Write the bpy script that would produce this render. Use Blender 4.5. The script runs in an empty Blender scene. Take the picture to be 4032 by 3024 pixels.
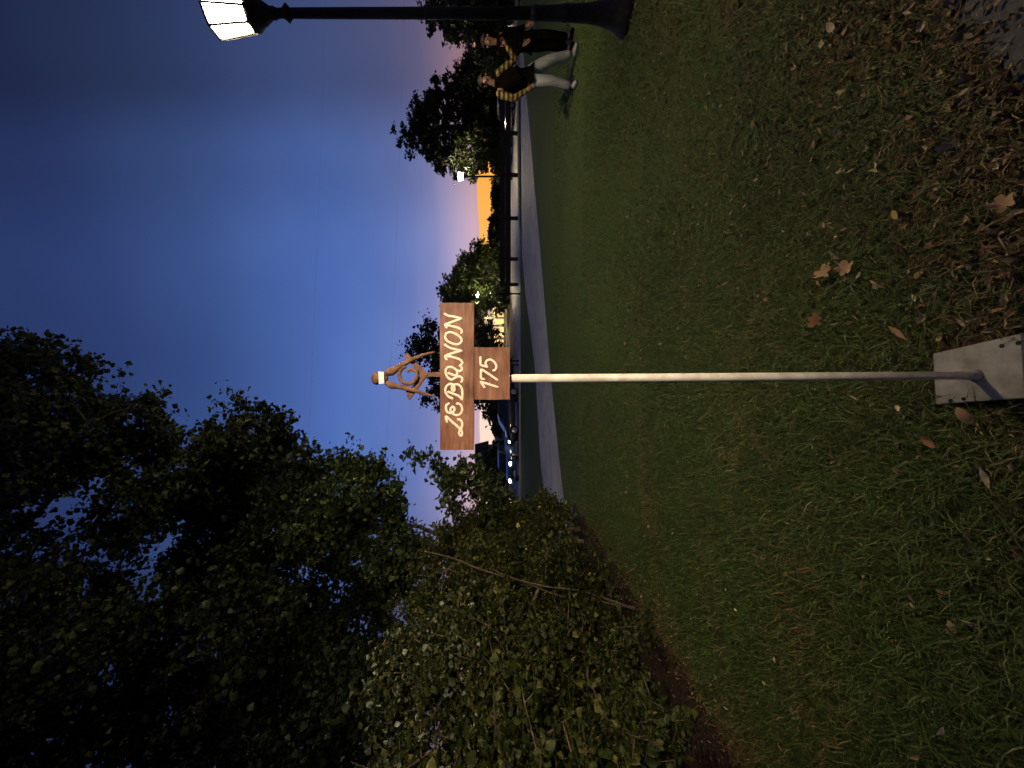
import bpy, bmesh, math, random
import numpy as np
from mathutils import Vector, Matrix, Euler, Quaternion

random.seed(7)
RNG = np.random.default_rng(7)
PI = math.pi
S = bpy.context.scene
COL = S.collection

# ------------------------------------------------------------------ camera
F_PX = 1514.0                      # focal length in photograph pixels (wide phone lens)
EYE = Vector((0.0, 0.0, 1.6))
PITCH = 0.0                        # level lens, so uprights stay upright
cam_d = bpy.data.cameras.new('camera')
cam_d.sensor_fit = 'HORIZONTAL'
cam_d.sensor_width = 36.0
cam_d.lens = F_PX / 4032 * 36.0
cam_d.shift_x = 66 / 4032           # the horizon sits a little off the picture's centre
cam_d.clip_start = 0.05
cam_d.clip_end = 2000
cam = bpy.data.objects.new('camera', cam_d)
COL.objects.link(cam)
FWD = Vector((0, math.cos(PITCH), -math.sin(PITCH)))
UPV = Vector((0, math.sin(PITCH), math.cos(PITCH)))
RGT = Vector((1, 0, 0))
# the phone is held sideways: the picture's right is the world's down
cam.matrix_world = Matrix(((-UPV.x, RGT.x, -FWD.x, EYE.x),
                           (-UPV.y, RGT.y, -FWD.y, EYE.y),
                           (-UPV.z, RGT.z, -FWD.z, EYE.z),
                           (0, 0, 0, 1)))
S.camera = cam

# ------------------------------------------------------------------ colours
def lin(r, g, b):
    def f(c):
        c /= 255.0
        return c / 12.92 if c <= 0.04045 else ((c + 0.055) / 1.055) ** 2.4
    return (f(r), f(g), f(b), 1.0)

# ------------------------------------------------------------------ dusk sky
world = bpy.data.worlds.new('World')
S.world = world
world.use_nodes = True
nt = world.node_tree
nt.nodes.clear()
N = nt.nodes.new
L = nt.links.new
def math_node(nt, op, a, b=None, clamp=False):
    n = nt.nodes.new('ShaderNodeMath')
    n.operation = op
    n.use_clamp = clamp
    for i, v in enumerate((a, b)):
        if v is None:
            continue
        if isinstance(v, (int, float)):
            n.inputs[i].default_value = v
        else:
            nt.links.new(v, n.inputs[i])
    return n.outputs[0]
def ramp_node(nt, fac, stops, interp='LINEAR'):
    n = nt.nodes.new('ShaderNodeValToRGB')
    n.color_ramp.interpolation = interp
    els = n.color_ramp.elements
    while len(els) < len(stops):
        els.new(0.5)
    for e, (p, c) in zip(els, stops):
        e.position = p
        e.color = c
    if fac is not None:
        nt.links.new(fac, n.inputs[0])
    return n.outputs[0]
def mix_rgb(nt, kind, fac, a, b):
    n = nt.nodes.new('ShaderNodeMix')
    n.data_type = 'RGBA'
    n.blend_type = kind
    n.clamp_factor = True
    if isinstance(fac, (int, float)):
        n.inputs[0].default_value = fac
    else:
        nt.links.new(fac, n.inputs[0])
    for i, v in ((6, a), (7, b)):
        if isinstance(v, tuple):
            n.inputs[i].default_value = v
        else:
            nt.links.new(v, n.inputs[i])
    return n.outputs[2]
tc = N('ShaderNodeTexCoord')
sep = N('ShaderNodeSeparateXYZ')
L(tc.outputs['Generated'], sep.inputs[0])
zz = sep.outputs[2]
# soft cloud wisps displace the bands a little
mp = N('ShaderNodeMapping')
mp.inputs['Scale'].default_value = (1.2, 1.2, 1.7)
L(tc.outputs['Generated'], mp.inputs['Vector'])
nz = N('ShaderNodeTexNoise')
nz.inputs['Scale'].default_value = 1.7
nz.inputs['Detail'].default_value = 2.0
nz.inputs['Roughness'].default_value = 0.5
L(mp.outputs[0], nz.inputs['Vector'])
wob = math_node(nt, 'SUBTRACT', nz.outputs[0], 0.5)
zwob = math_node(nt, 'ADD', zz, math_node(nt, 'MULTIPLY', wob, 0.07))
base = ramp_node(nt, zwob, [
    (0.00, lin(208, 172, 182)), (0.05, lin(206, 174, 192)), (0.095, lin(172, 160, 196)),
    (0.15, lin(128, 136, 190)), (0.21, lin(106, 124, 186)), (0.30, lin(88, 116, 184)),
    (0.38, lin(80, 110, 180)), (0.46, lin(74, 102, 168)), (0.60, lin(56, 80, 134)),
    (0.70, lin(46, 64, 114)), (1.00, lin(27, 38, 72))])
# brightness falls away from the sunset's compass direction
flat = N('ShaderNodeVectorMath')
flat.operation = 'MULTIPLY'
L(tc.outputs['Generated'], flat.inputs[0])
flat.inputs[1].default_value = (1, 1, 0)
nrm = N('ShaderNodeVectorMath')
nrm.operation = 'NORMALIZE'
L(flat.outputs[0], nrm.inputs[0])
dt = N('ShaderNodeVectorMath')
dt.operation = 'DOT_PRODUCT'
L(nrm.outputs[0], dt.inputs[0])
dt.inputs[1].default_value = (math.sin(math.radians(4)), math.cos(math.radians(4)), 0)
az = dt.outputs['Value']
fall = ramp_node(nt, az, [(0.0, (.36, .31, .32, 1)), (0.70, (.43, .34, .33, 1)), (0.82, (.54, .44, .40, 1)),
                          (0.90, (.80, .76, .74, 1)), (0.975, (1, 1, 1, 1))], 'EASE')
sky_c = mix_rgb(nt, 'MULTIPLY', 1.0, base, fall)
# cloud mottling
nz2 = N('ShaderNodeTexNoise')
nz2.inputs['Scale'].default_value = 2.6
nz2.inputs['Detail'].default_value = 2.0
L(mp.outputs[0], nz2.inputs['Vector'])
mot = ramp_node(nt, nz2.outputs[0], [(0.25, (.86, .88, .92, 1)), (0.75, (1.14, 1.11, 1.07, 1))])
sky_c = mix_rgb(nt, 'MULTIPLY', 1.0, sky_c, mot)
# clear strip under the cloud deck where the sun has just gone
sx = math_node(nt, 'ADD', math_node(nt, 'MULTIPLY', sep.outputs[0], 1.6), 0.15, True)
strip = ramp_node(nt, sx, [(0.0, lin(255, 226, 206)), (0.25, lin(255, 222, 200)), (0.62, lin(255, 190, 100)), (1.0, lin(255, 174, 72))])
nz3 = N('ShaderNodeTexNoise')
nz3.inputs['Scale'].default_value = 5.0
nz3.inputs['Detail'].default_value = 3.0
L(mp.outputs[0], nz3.inputs['Vector'])
edge = math_node(nt, 'ADD', zz, math_node(nt, 'MULTIPLY', math_node(nt, 'SUBTRACT', nz3.outputs[0], 0.5), 0.016))
smask = ramp_node(nt, edge, [(0.0, (1, 1, 1, 1)), (0.0395, (1, 1, 1, 1)), (0.0425, (0, 0, 0, 1))])
amask = ramp_node(nt, az, [(0.70, (0, 0, 0, 1)), (0.88, (1, 1, 1, 1))])
sm = math_node(nt, 'MULTIPLY', smask, amask)
sky_c = mix_rgb(nt, 'MIX', sm, sky_c, strip)
# nothing shines from below the horizon
low = ramp_node(nt, zz, [(0.0, (0, 0, 0, 1)), (0.004, (1, 1, 1, 1))])
sky_c = mix_rgb(nt, 'MIX', low, lin(26, 26, 30), sky_c)
bg = N('ShaderNodeBackground')
bg.inputs['Strength'].default_value = 1.0
L(sky_c, bg.inputs['Color'])
wo = N('ShaderNodeOutputWorld')
L(bg.outputs[0], wo.inputs['Surface'])

S.view_settings.view_transform = 'Standard'
S.view_settings.look = 'None'
S.view_settings.exposure = 0.0
S.view_settings.gamma = 1.0
S.view_settings.use_curve_mapping = False
S.cycles.max_bounces = 6
S.cycles.diffuse_bounces = 3
S.cycles.glossy_bounces = 3
S.cycles.transmission_bounces = 4
S.cycles.transparent_max_bounces = 6
S.cycles.sample_clamp_indirect = 3.0
S.cycles.caustics_reflective = False
S.cycles.caustics_refractive = False
S.cycles.use_denoising = True

LAMP_GLOW = 620.0          # street lamp panes
FLOOD_POWER = 840.0       # unseen floodlight behind the photographer

# ------------------------------------------------------------------ pixel -> place helpers (photograph pixels x=down, y=right-to-left)
def ray(px_x, px_y):
    dx = (3024 - px_y - 1512) / F_PX
    dz = -(px_x - 1950) / F_PX
    return FWD + RGT * dx + UPV * dz
def at(px_x, px_y, depth):
    r = ray(px_x, px_y)
    return EYE + r * (depth / r.y)
def ground(px_x, px_y, z=0.0):
    r = ray(px_x, px_y)
    return EYE + r * ((z - EYE.z) / r.z)

# ------------------------------------------------------------------ materials
MATS = {}
def new_mat(name):
    m = bpy.data.materials.new(name)
    m.use_nodes = True
    m.node_tree.nodes.clear()
    MATS[name] = m
    return m, m.node_tree
def finish(nt, shader, disp=None):
    o = nt.nodes.new('ShaderNodeOutputMaterial')
    nt.links.new(shader, o.inputs['Surface'])
def principled(nt, rough=0.7, spec=0.4, metal=0.0):
    p = nt.nodes.new('ShaderNodeBsdfPrincipled')
    p.inputs['Roughness'].default_value = rough
    p.inputs['Specular IOR Level'].default_value = spec
    p.inputs['Metallic'].default_value = metal
    return p
def noise(nt, scale, detail=4, rough=0.55, coord='Object', stretch=None, vec=None):
    t = nt.nodes.new('ShaderNodeTexCoord')
    v = t.outputs[coord] if vec is None else vec
    if stretch:
        m = nt.nodes.new('ShaderNodeMapping')
        m.inputs['Scale'].default_value = stretch
        nt.links.new(v, m.inputs['Vector'])
        v = m.outputs[0]
    n = nt.nodes.new('ShaderNodeTexNoise')
    n.inputs['Scale'].default_value = scale
    n.inputs['Detail'].default_value = detail
    n.inputs['Roughness'].default_value = rough
    nt.links.new(v, n.inputs['Vector'])
    return n.outputs[0]
def bump(nt, h, strength, dist, p):
    b = nt.nodes.new('ShaderNodeBump')
    b.inputs['Strength'].default_value = strength
    b.inputs['Distance'].default_value = dist
    nt.links.new(h, b.inputs['Height'])
    nt.links.new(b.outputs[0], p.inputs['Normal'])
def surf(name, c1, c2, scale=8, rough=0.7, spec=0.4, metal=0.0, bmp=0.0, bdist=0.01, coord='Object', stretch=None, lo=0.35, hi=0.65, detail=5):
    m, nt = new_mat(name)
    p = principled(nt, rough, spec, metal)
    n = noise(nt, scale, detail, 0.6, coord, stretch)
    c = ramp_node(nt, n, [(lo, (*c1, 1)), (hi, (*c2, 1))])
    nt.links.new(c, p.inputs['Base Color'])
    if bmp:
        bump(nt, n, bmp, bdist, p)
    finish(nt, p.outputs[0])
    return m
def emit(name, col, strength):
    m, nt = new_mat(name)
    e = nt.nodes.new('ShaderNodeEmission')
    e.inputs['Color'].default_value = (*col, 1)
    e.inputs['Strength'].default_value = strength
    finish(nt, e.outputs[0])
    return m
def leaf_mat(name, stops, trans=0.25, rough=0.5, spec=0.35):
    m, nt = new_mat(name)
    g = nt.nodes.new('ShaderNodeNewGeometry')
    c = ramp_node(nt, g.outputs['Random Per Island'], [(p, (*k, 1)) for p, k in stops])
    p = principled(nt, rough, spec)
    nt.links.new(c, p.inputs['Base Color'])
    t = nt.nodes.new('ShaderNodeBsdfTranslucent')
    nt.links.new(c, t.inputs['Color'])
    mx = nt.nodes.new('ShaderNodeMixShader')
    mx.inputs[0].default_value = trans
    nt.links.new(p.outputs[0], mx.inputs[1])
    nt.links.new(t.outputs[0], mx.inputs[2])
    finish(nt, mx.outputs[0])
    return m

M_bark = surf('bark', (.03, .024, .018), (.075, .06, .045), 14, .9, .2, bmp=.6, bdist=.02, stretch=(1, 1, .25))
M_twig = surf('shrub_stem_bark', (.10, .075, .05), (.19, .15, .10), 20, .85, .2, bmp=.4, bdist=.01, stretch=(1, 1, .3))
M_leafdark = leaf_mat('dark_tree_leaf', [(0, (.013, .022, .009)), (.5, (.022, .036, .013)), (.85, (.036, .054, .017)), (1, (.056, .065, .024))])
M_leafmid = leaf_mat('mid_tree_leaf', [(0, (.025, .045, .015)), (.5, (.045, .075, .022)), (.85, (.07, .10, .03)), (1, (.12, .12, .04))])
M_leafshrub = leaf_mat('shrub_leaf', [(0, (.022, .034, .008)), (.45, (.046, .062, .014)), (.8, (.078, .094, .022)), (.93, (.12, .125, .032)), (1, (.19, .165, .04))], rough=.5, spec=.25)
M_leafpale = leaf_mat('pale_shrub_leaf', [(0, (.14, .17, .10)), (1, (.30, .33, .24))], rough=.35, spec=.5)
M_leaffar = leaf_mat('far_tree_leaf', [(0, (.016, .024, .012)), (1, (.05, .065, .028))])
M_yellow = leaf_mat('yellow_leaf', [(0, (.28, .22, .05)), (1, (.42, .34, .09))])
M_dry = {
    'tan': surf('dry_leaf_tan', (.26, .15, .075), (.42, .27, .15), 30, .8, .25, bmp=.3, bdist=.004),
    'brown': surf('dry_leaf_brown', (.13, .06, .03), (.26, .13, .065), 30, .8, .25, bmp=.3, bdist=.004),
    'yellow': surf('dry_leaf_yellow', (.34, .27, .07), (.50, .42, .15), 30, .75, .3),
    'pale': surf('dry_leaf_pale', (.36, .27, .17), (.52, .42, .28), 30, .8, .25),
}
M_litter = leaf_mat('leaf_litter_bits', [(0, (.05, .028, .016)), (.5, (.15, .098, .058)), (.85, (.29, .205, .125)), (1, (.50, .39, .26))], trans=.1, rough=.8, spec=.2)
M_wood = None
def wood_board():
    m, nt = new_mat('stained_wood')
    p = principled(nt, .55, .35)
    g1 = noise(nt, 9, 6, .65, 'Object', (1.2, 1, 9))
    g2 = noise(nt, 5, 3, .5, 'Object', (2, 1, 1.4))
    f = math_node(nt, 'ADD', math_node(nt, 'MULTIPLY', g1, .5), math_node(nt, 'MULTIPLY', g2, .5))
    c = ramp_node(nt, f, [(.37, (.095, .036, .018, 1)), (.46, (.17, .070, .036, 1)), (.54, (.22, .098, .054, 1)), (.64, (.33, .165, .095, 1))])
    nt.links.new(c, p.inputs['Base Color'])
    bump(nt, g1, .35, .003, p)
    finish(nt, p.outputs[0])
    return m
M_wood = wood_board()
M_cream = surf('cream_paint', (.80, .68, .48), (.88, .77, .57), 60, .55, .4)
M_pole = surf('pole_paint', (.60, .55, .43), (.84, .80, .66), 26, .42, .45, bmp=.08, bdist=.002)
M_plate = surf('plate_metal', (.18, .165, .15), (.34, .315, .29), 14, .7, .3, .0, bmp=.15, bdist=.003)
M_hole = surf('bolt_hole_dark', (.012, .011, .011), (.03, .026, .024), 50, .8, .2)
M_bronze = surf('painted_emblem', (.12, .058, .030), (.26, .135, .07), 45, .68, .25, .0, bmp=.7, bdist=.006)
M_tape = surf('white_tape', (.72, .71, .68), (.80, .79, .76), 30, .6, .3)
M_iron = surf('black_iron', (.010, .010, .011), (.022, .020, .020), 18, .62, .25, bmp=.15, bdist=.004)
M_pane = emit('lamp_pane_lit', (1.0, .80, .46), LAMP_GLOW)
M_head = emit('headlight_lit', (1.0, .93, .78), 26.0)
M_window = emit('window_lit', (1.0, .62, .24), 1.6)
M_asphalt = surf('asphalt', (.04, .04, .045), (.075, .073, .08), 60, .85, .35, bmp=.4, bdist=.006)
M_path = surf('concrete_path', (.28, .28, .31), (.41, .41, .44), 1.3, .75, .35, bmp=.1, bdist=.01)
M_road = surf('road_surface', (.24, .23, .245), (.34, .325, .34), 1.2, .6, .4)
M_kerb = surf('kerb_concrete', (.34, .33, .32), (.44, .42, .41), 5, .8, .3)
M_mulch = surf('bark_mulch', (.016, .011, .008), (.060, .038, .025), 30, .95, .15, bmp=.9, bdist=.03)
M_fence = surf('fence_timber', (.012, .011, .010), (.035, .03, .026), 8, .85, .25, stretch=(1, 1, 6))
M_siding = surf('house_siding', (.30, .29, .28), (.40, .385, .37), 6, .8, .3)
M_trim = surf('white_trim', (.66, .62, .55), (.78, .74, .66), 12, .6, .35)
M_roof = surf('roof_shingle', (.03, .03, .032), (.07, .066, .064), 14, .9, .2, bmp=.4, bdist=.02)
M_rubber = surf('tyre_rubber', (.012, .012, .012), (.025, .025, .025), 30, .8, .25)
M_rim = surf('wheel_rim', (.35, .35, .36), (.5, .5, .5), 20, .3, .5, .8)
M_glass = surf('car_glass', (.010, .012, .015), (.02, .022, .026), 4, .06, .7)
M_red = surf('tail_lamp_red', (.20, .012, .01), (.3, .02, .015), 20, .25, .5)

# ------------------------------------------------------------------ object helpers
def link(o, parent=None):
    COL.objects.link(o)
    if parent is not None:
        o.parent = parent
    return o
def mesh_obj(name, me, mat=None, parent=None, smooth=False):
    if mat is not None and len(me.materials) == 0:
        me.materials.append(mat)
    if smooth:
        me.polygons.foreach_set('use_smooth', np.ones(len(me.polygons), dtype=bool))
    return link(bpy.data.objects.new(name, me), parent)
def from_bm(name, bm, mat=None, parent=None, smooth=False, normals=True):
    if normals:
        bmesh.ops.recalc_face_normals(bm, faces=bm.faces)
    me = bpy.data.meshes.new(name)
    bm.to_mesh(me)
    bm.free()
    return mesh_obj(name, me, mat, parent, smooth)
def tag(o, label=None, cat=None, group=None, kind=None):
    if label: o['label'] = label
    if cat: o['category'] = cat
    if group: o['group'] = group
    if kind: o['kind'] = kind
    return o
def thing(name, label, cat, loc=(0, 0, 0), rotz=0.0, group=None):
    o = bpy.data.objects.new(name, None)
    o.empty_display_size = 0.2
    o.location = loc
    o.rotation_euler = (0, 0, rotz)
    COL.objects.link(o)
    return tag(o, label, cat, group)
def copy_tree(o, parent=None):
    c = o.copy()
    COL.objects.link(c)
    c.parent = parent
    for ch in list(o.children):
        copy_tree(ch, c)
    return c
def add_box(bm, cx, cy, cz, sx, sy, sz, rot=None):
    vs = []
    for dx in (-.5, .5):
        for dy in (-.5, .5):
            for dz in (-.5, .5):
                v = Vector((dx * sx, dy * sy, dz * sz))
                if rot is not None:
                    v = rot @ v
                vs.append(bm.verts.new(v + Vector((cx, cy, cz))))
    for f in ((0, 1, 3, 2), (4, 6, 7, 5), (0, 4, 5, 1), (2, 3, 7, 6), (0, 2, 6, 4), (1, 5, 7, 3)):
        bm.faces.new([vs[i] for i in f])
    return vs
def box_bm(*a, bevel=0.0, seg=2, **k):
    bm = bmesh.new()
    add_box(bm, *a, **k)
    if bevel:
        bmesh.ops.bevel(bm, geom=bm.edges[:], offset=bevel, segments=seg, affect='EDGES', profile=.6)
    return bm
def add_lathe(bm, prof, seg=20, centre=(0, 0), rot0=0.0, cap=True):
    rings = []
    for r, z in prof:
        rings.append([bm.verts.new((centre[0] + r * math.cos(rot0 + 2 * PI * k / seg), centre[1] + r * math.sin(rot0 + 2 * PI * k / seg), z)) for k in range(seg)])
    for a, b in zip(rings, rings[1:]):
        for k in range(seg):
            bm.faces.new((a[k], a[(k + 1) % seg], b[(k + 1) % seg], b[k]))
    if cap:
        bm.faces.new(rings[0][::-1])
        bm.faces.new(rings[-1])
def add_tube(bm, pts, rad, seg=6, flat=None, cap=True):
    """swept tube; flat=(axis vector, factor) squashes the section along that axis"""
    pts = [Vector(p) for p in pts]
    n = len(pts)
    rads = rad if isinstance(rad, (list, tuple)) else [rad] * n
    rings = []
    ref = None
    for i, p in enumerate(pts):
        t = (pts[min(i + 1, n - 1)] - pts[max(i - 1, 0)])
        if t.length < 1e-9:
            t = Vector((0, 0, 1))
        t.normalize()
        if flat is not None:
            a = flat[0]
            b = t.cross(a)
            b.normalize()
            a2, b2 = a * flat[1], b
        else:
            if ref is None:
                ref = Vector((1, 0, 0)) if abs(t.x) < .8 else Vector((0, 1, 0))
            b2 = t.cross(ref).normalized()
            a2 = b2.cross(t).normalized()
            ref = a2
        rings.append([bm.verts.new(p + (a2 * math.sin(2 * PI * k / seg) + b2 * math.cos(2 * PI * k / seg)) * rads[i]) for k in range(seg)])
    for a, b in zip(rings, rings[1:]):
        for k in range(seg):
            bm.faces.new((a[k], a[(k + 1) % seg], b[(k + 1) % seg], b[k]))
    if cap:
        bm.faces.new(rings[0][::-1])
        bm.faces.new(rings[-1])
def smooth_path(pts, sub=5, closed=False):
    pts = [Vector(p) for p in pts]
    n = len(pts)
    out = []
    rng = range(n if closed else n - 1)
    for i in rng:
        if closed:
            p0, p1, p2, p3 = pts[(i - 1) % n], pts[i], pts[(i + 1) % n], pts[(i + 2) % n]
        else:
            p0, p1, p2, p3 = pts[max(i - 1, 0)], pts[i], pts[i + 1], pts[min(i + 2, n - 1)]
        for k in range(sub):
            t = k / sub
            out.append(.5 * ((2 * p1) + (p2 - p0) * t + (2 * p0 - 5 * p1 + 4 * p2 - p3) * t * t + (3 * p1 - 3 * p2 + p3 - p0) * t ** 3))
    out.append(pts[0] if closed else pts[-1])
    return out
def quick_mesh(name, V, Fq):
    """V (n,3), Fq (m,k) equal sized faces -> mesh"""
    me = bpy.data.meshes.new(name)
    m, k = Fq.shape
    me.vertices.add(len(V))
    me.vertices.foreach_set('co', np.ascontiguousarray(V, dtype=np.float32).ravel())
    me.loops.add(m * k)
    me.loops.foreach_set('vertex_index', np.ascontiguousarray(Fq, dtype=np.int32).ravel())
    me.polygons.add(m)
    me.polygons.foreach_set('loop_start', np.arange(0, m * k, k, dtype=np.int32))
    me.polygons.foreach_set('loop_total', np.full(m, k, dtype=np.int32))
    me.update(calc_edges=True)
    return me

def frames(dirs, ups):
    d = dirs / (np.linalg.norm(dirs, axis=1, keepdims=True) + 1e-9)
    s = np.cross(d, ups)
    s /= (np.linalg.norm(s, axis=1, keepdims=True) + 1e-9)
    u = np.cross(s, d)
    return d, s, u
def leaf_mesh(name, P, size, rng, droop=0.35, lobed=False, jitter=.52, wide=None):
    """one folded leaf (two quads, six corners) per point"""
    n = len(P)
    d = rng.normal(size=(n, 3))
    d[:, 2] = d[:, 2] * .55 - droop
    up = rng.normal(size=(n, 3)) * .7 + np.array([0, 0, 1.0])
    d, s, u = frames(d, up)
    sz = size * (1 + jitter * rng.normal(size=(n, 1)).clip(-1.6, 1.6))
    L_, W_ = sz, sz * (.42 if not lobed else .52)
    if wide:
        W_ = sz * wide * rng.uniform(.35, 1.3, (n, 1))
    fold = .22 * sz
    base = P
    v = np.stack([base,
                  base + d * L_ * .42 + s * W_ + u * fold,
                  base + d * L_ * .80 + s * W_ * .55 + u * fold * .5,
                  base + d * L_,
                  base + d * L_ * .80 - s * W_ * .55 + u * fold * .5,
                  base + d * L_ * .42 - s * W_ + u * fold], axis=1)
    V = v.reshape(-1, 3)
    o = np.arange(n)[:, None] * 6
    F = np.concatenate([o + np.array([[0, 1, 2, 3]]), o + np.array([[0, 3, 4, 5]])])
    return quick_mesh(name, V, F)

def tube_segments(A, B, ra, rb, sides=5):
    A = np.asarray(A); B = np.asarray(B)
    n = len(A)
    d = B - A
    d, s, u = frames(d, np.tile(np.array([[.31, .87, .2]]), (n, 1)))
    ang = np.arange(sides) * 2 * PI / sides
    ca, sa = np.cos(ang)[None, :, None], np.sin(ang)[None, :, None]
    r1 = A[:, None] + (s[:, None] * ca + u[:, None] * sa) * np.asarray(ra)[:, None, None]
    r2 = B[:, None] + (s[:, None] * ca + u[:, None] * sa) * np.asarray(rb)[:, None, None]
    V = np.concatenate([r1, r2], axis=1).reshape(-1, 3)
    o = np.arange(n)[:, None, None] * (2 * sides)
    k = np.arange(sides)
    q = np.stack([k, (k + 1) % sides, sides + (k + 1) % sides, sides + k], axis=1)[None]
    F = (o + q).reshape(-1, 4)
    return V, F

def make_tree(name, label, cat, base, blobs, clumps, per, leaf, leafmat, seed, trunk_r=.16, bark=None, group=None,
              spread=.30, stems=1, twigs=4, step=.45, lobed=False, lean=None, wood='trunk', droop=.35, extra=None):
    """trunk and limbs grown towards leaf clumps spread through the crown's volume"""
    rng = np.random.default_rng(seed)
    bark = bark or M_bark
    root = thing(name, label, cat, base, 0, group)
    b0 = np.array(base)
    C = np.array([c for c, r in blobs]) - b0
    R = np.array([r for c, r in blobs])
    w = R ** 2.2
    idx = rng.choice(len(R), size=clumps, p=w / w.sum())
    dv = rng.normal(size=(clumps, 3))
    dv /= np.linalg.norm(dv, axis=1, keepdims=True)
    rr = rng.random((clumps, 1)) ** .42
    P = C[idx] + dv * rr * R[idx][:, None] * np.array([1, 1, .92])
    P[:, 2] = np.maximum(P[:, 2], .12)
    # skeleton
    mid = C[np.argsort(C[:, 2])[len(C) // 3:]].mean(axis=0)
    nodes, par = [], []
    for s_ in range(stems):
        off = np.array([rng.normal() * .12, rng.normal() * .12, 0]) * (stems > 1)
        nodes.append(off + np.array([0, 0, -.05])); par.append(-1)
        tgt = mid + rng.normal(size=3) * R.mean() * .5 * (stems > 1)
        k = max(4, int(np.linalg.norm(tgt) / step))
        for i in range(1, k + 1):
            t = i / k
            p = off * (1 - t) + tgt * np.array([t ** 1.5, t ** 1.5, t]) + rng.normal(size=3) * .06 * step * (i < k)
            nodes.append(p); par.append(len(nodes) - 2)
    nodes = [np.array(p) for p in nodes]
    order = np.argsort(np.linalg.norm(P - mid, axis=1))
    depth = list(range(len(nodes)))
    ends = []
    NA = np.zeros((len(nodes) + clumps * 40, 3))
    NA[:len(nodes)] = nodes
    cnt = len(nodes)
    first_ok = max(1, int(len(nodes) * .3))
    for ci in order:
        p = P[ci]
        dd = NA[first_ok:cnt] - p
        cost = np.linalg.norm(dd, axis=1) + .55 * np.maximum(dd[:, 2], 0)
        j = int(np.argmin(cost)) + first_ok
        a = NA[j]
        ln = np.linalg.norm(p - a)
        k = max(1, int(ln / step))
        prev = j
        bend = rng.normal(size=3) * .10 * ln + np.array([0, 0, .10 * ln])
        for i in range(1, k + 1):
            t = i / k
            q = a + (p - a) * t + bend * math.sin(PI * t) * .6
            if cnt >= len(NA):
                NA = np.concatenate([NA, np.zeros((4000, 3))])
            NA[cnt] = q
            par.append(prev)
            prev = cnt
            cnt += 1
        ends.append(prev)
    par = np.array(par)
    NA = NA[:cnt]
    load = np.zeros(cnt)
    for e in ends:
        load[e] += 1
    for i in range(cnt - 1, 0, -1):
        if par[i] >= 0:
            load[par[i]] += load[i]
    load = np.maximum(load, .5)
    rad = trunk_r * (load / load.max()) ** .46
    rad = np.maximum(rad, .006)
    seg = np.where(par >= 0)[0]
    ra = rad[seg].copy()
    pr = rad[par[seg]]
    A, B = NA[par[seg]], NA[seg]
    big = ra > .02
    Vs, Fs, o = [], [], 0
    for mask, sides in ((big, 7), (~big, 4)):
        if mask.any():
            V, F = tube_segments(A[mask], B[mask], np.minimum(pr[mask], ra[mask] * 1.35), ra[mask], sides)
            Vs.append(V); Fs.append(F + o); o += len(V)
    # twigs inside each clump
    T = max(1, twigs)
    tA = np.repeat(P, T, axis=0)
    td = rng.normal(size=(len(tA), 3)) * np.array([1, 1, .8])
    tB = tA + td * spread * .75
    V, F = tube_segments(tA, tB, np.full(len(tA), .0065), np.full(len(tA), .003), 3)
    Vs.append(V); Fs.append(F + o)
    me = quick_mesh(wood, np.concatenate(Vs), np.concatenate(Fs))
    mesh_obj(wood, me, bark, root, smooth=True)
    # leaves along the twigs
    ti = rng.integers(0, len(tA), size=clumps * per)
    tt = rng.random((len(ti), 1)) ** .7
    LP = tA[ti] + (tB[ti] - tA[ti]) * tt * 1.1 + rng.normal(size=(len(ti), 3)) * spread * .26
    LP[:, 2] = np.maximum(LP[:, 2], .05)
    me = leaf_mesh('crown', LP, leaf, rng, droop, lobed)
    o = mesh_obj('crown', me, leafmat, root)
    if extra:
        for (nm, frac, mt, sel) in extra:
            k = int(len(LP) * frac)
            keep = LP[sel(LP + b0)] if sel else LP
            if len(keep) == 0:
                continue
            q = keep[rng.integers(0, len(keep), size=k)] + rng.normal(size=(k, 3)) * .05
            mesh_obj(nm, leaf_mesh(nm, q, leaf * .95, rng, droop), mt, root)
    return root
def blobs_px(lst, depth, rng, dj=.12):
    """(x, y, radius) in photograph pixels -> balls of crown at about that depth"""
    out = []
    for i, (x, y, r) in enumerate(lst):
        d = depth * (1 + dj * math.sin(i * 2.4 + 1.3))
        out.append((np.array(at(x, y, d)), r / F_PX * d))
    return out
GEO_PARTS_END = True

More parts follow.
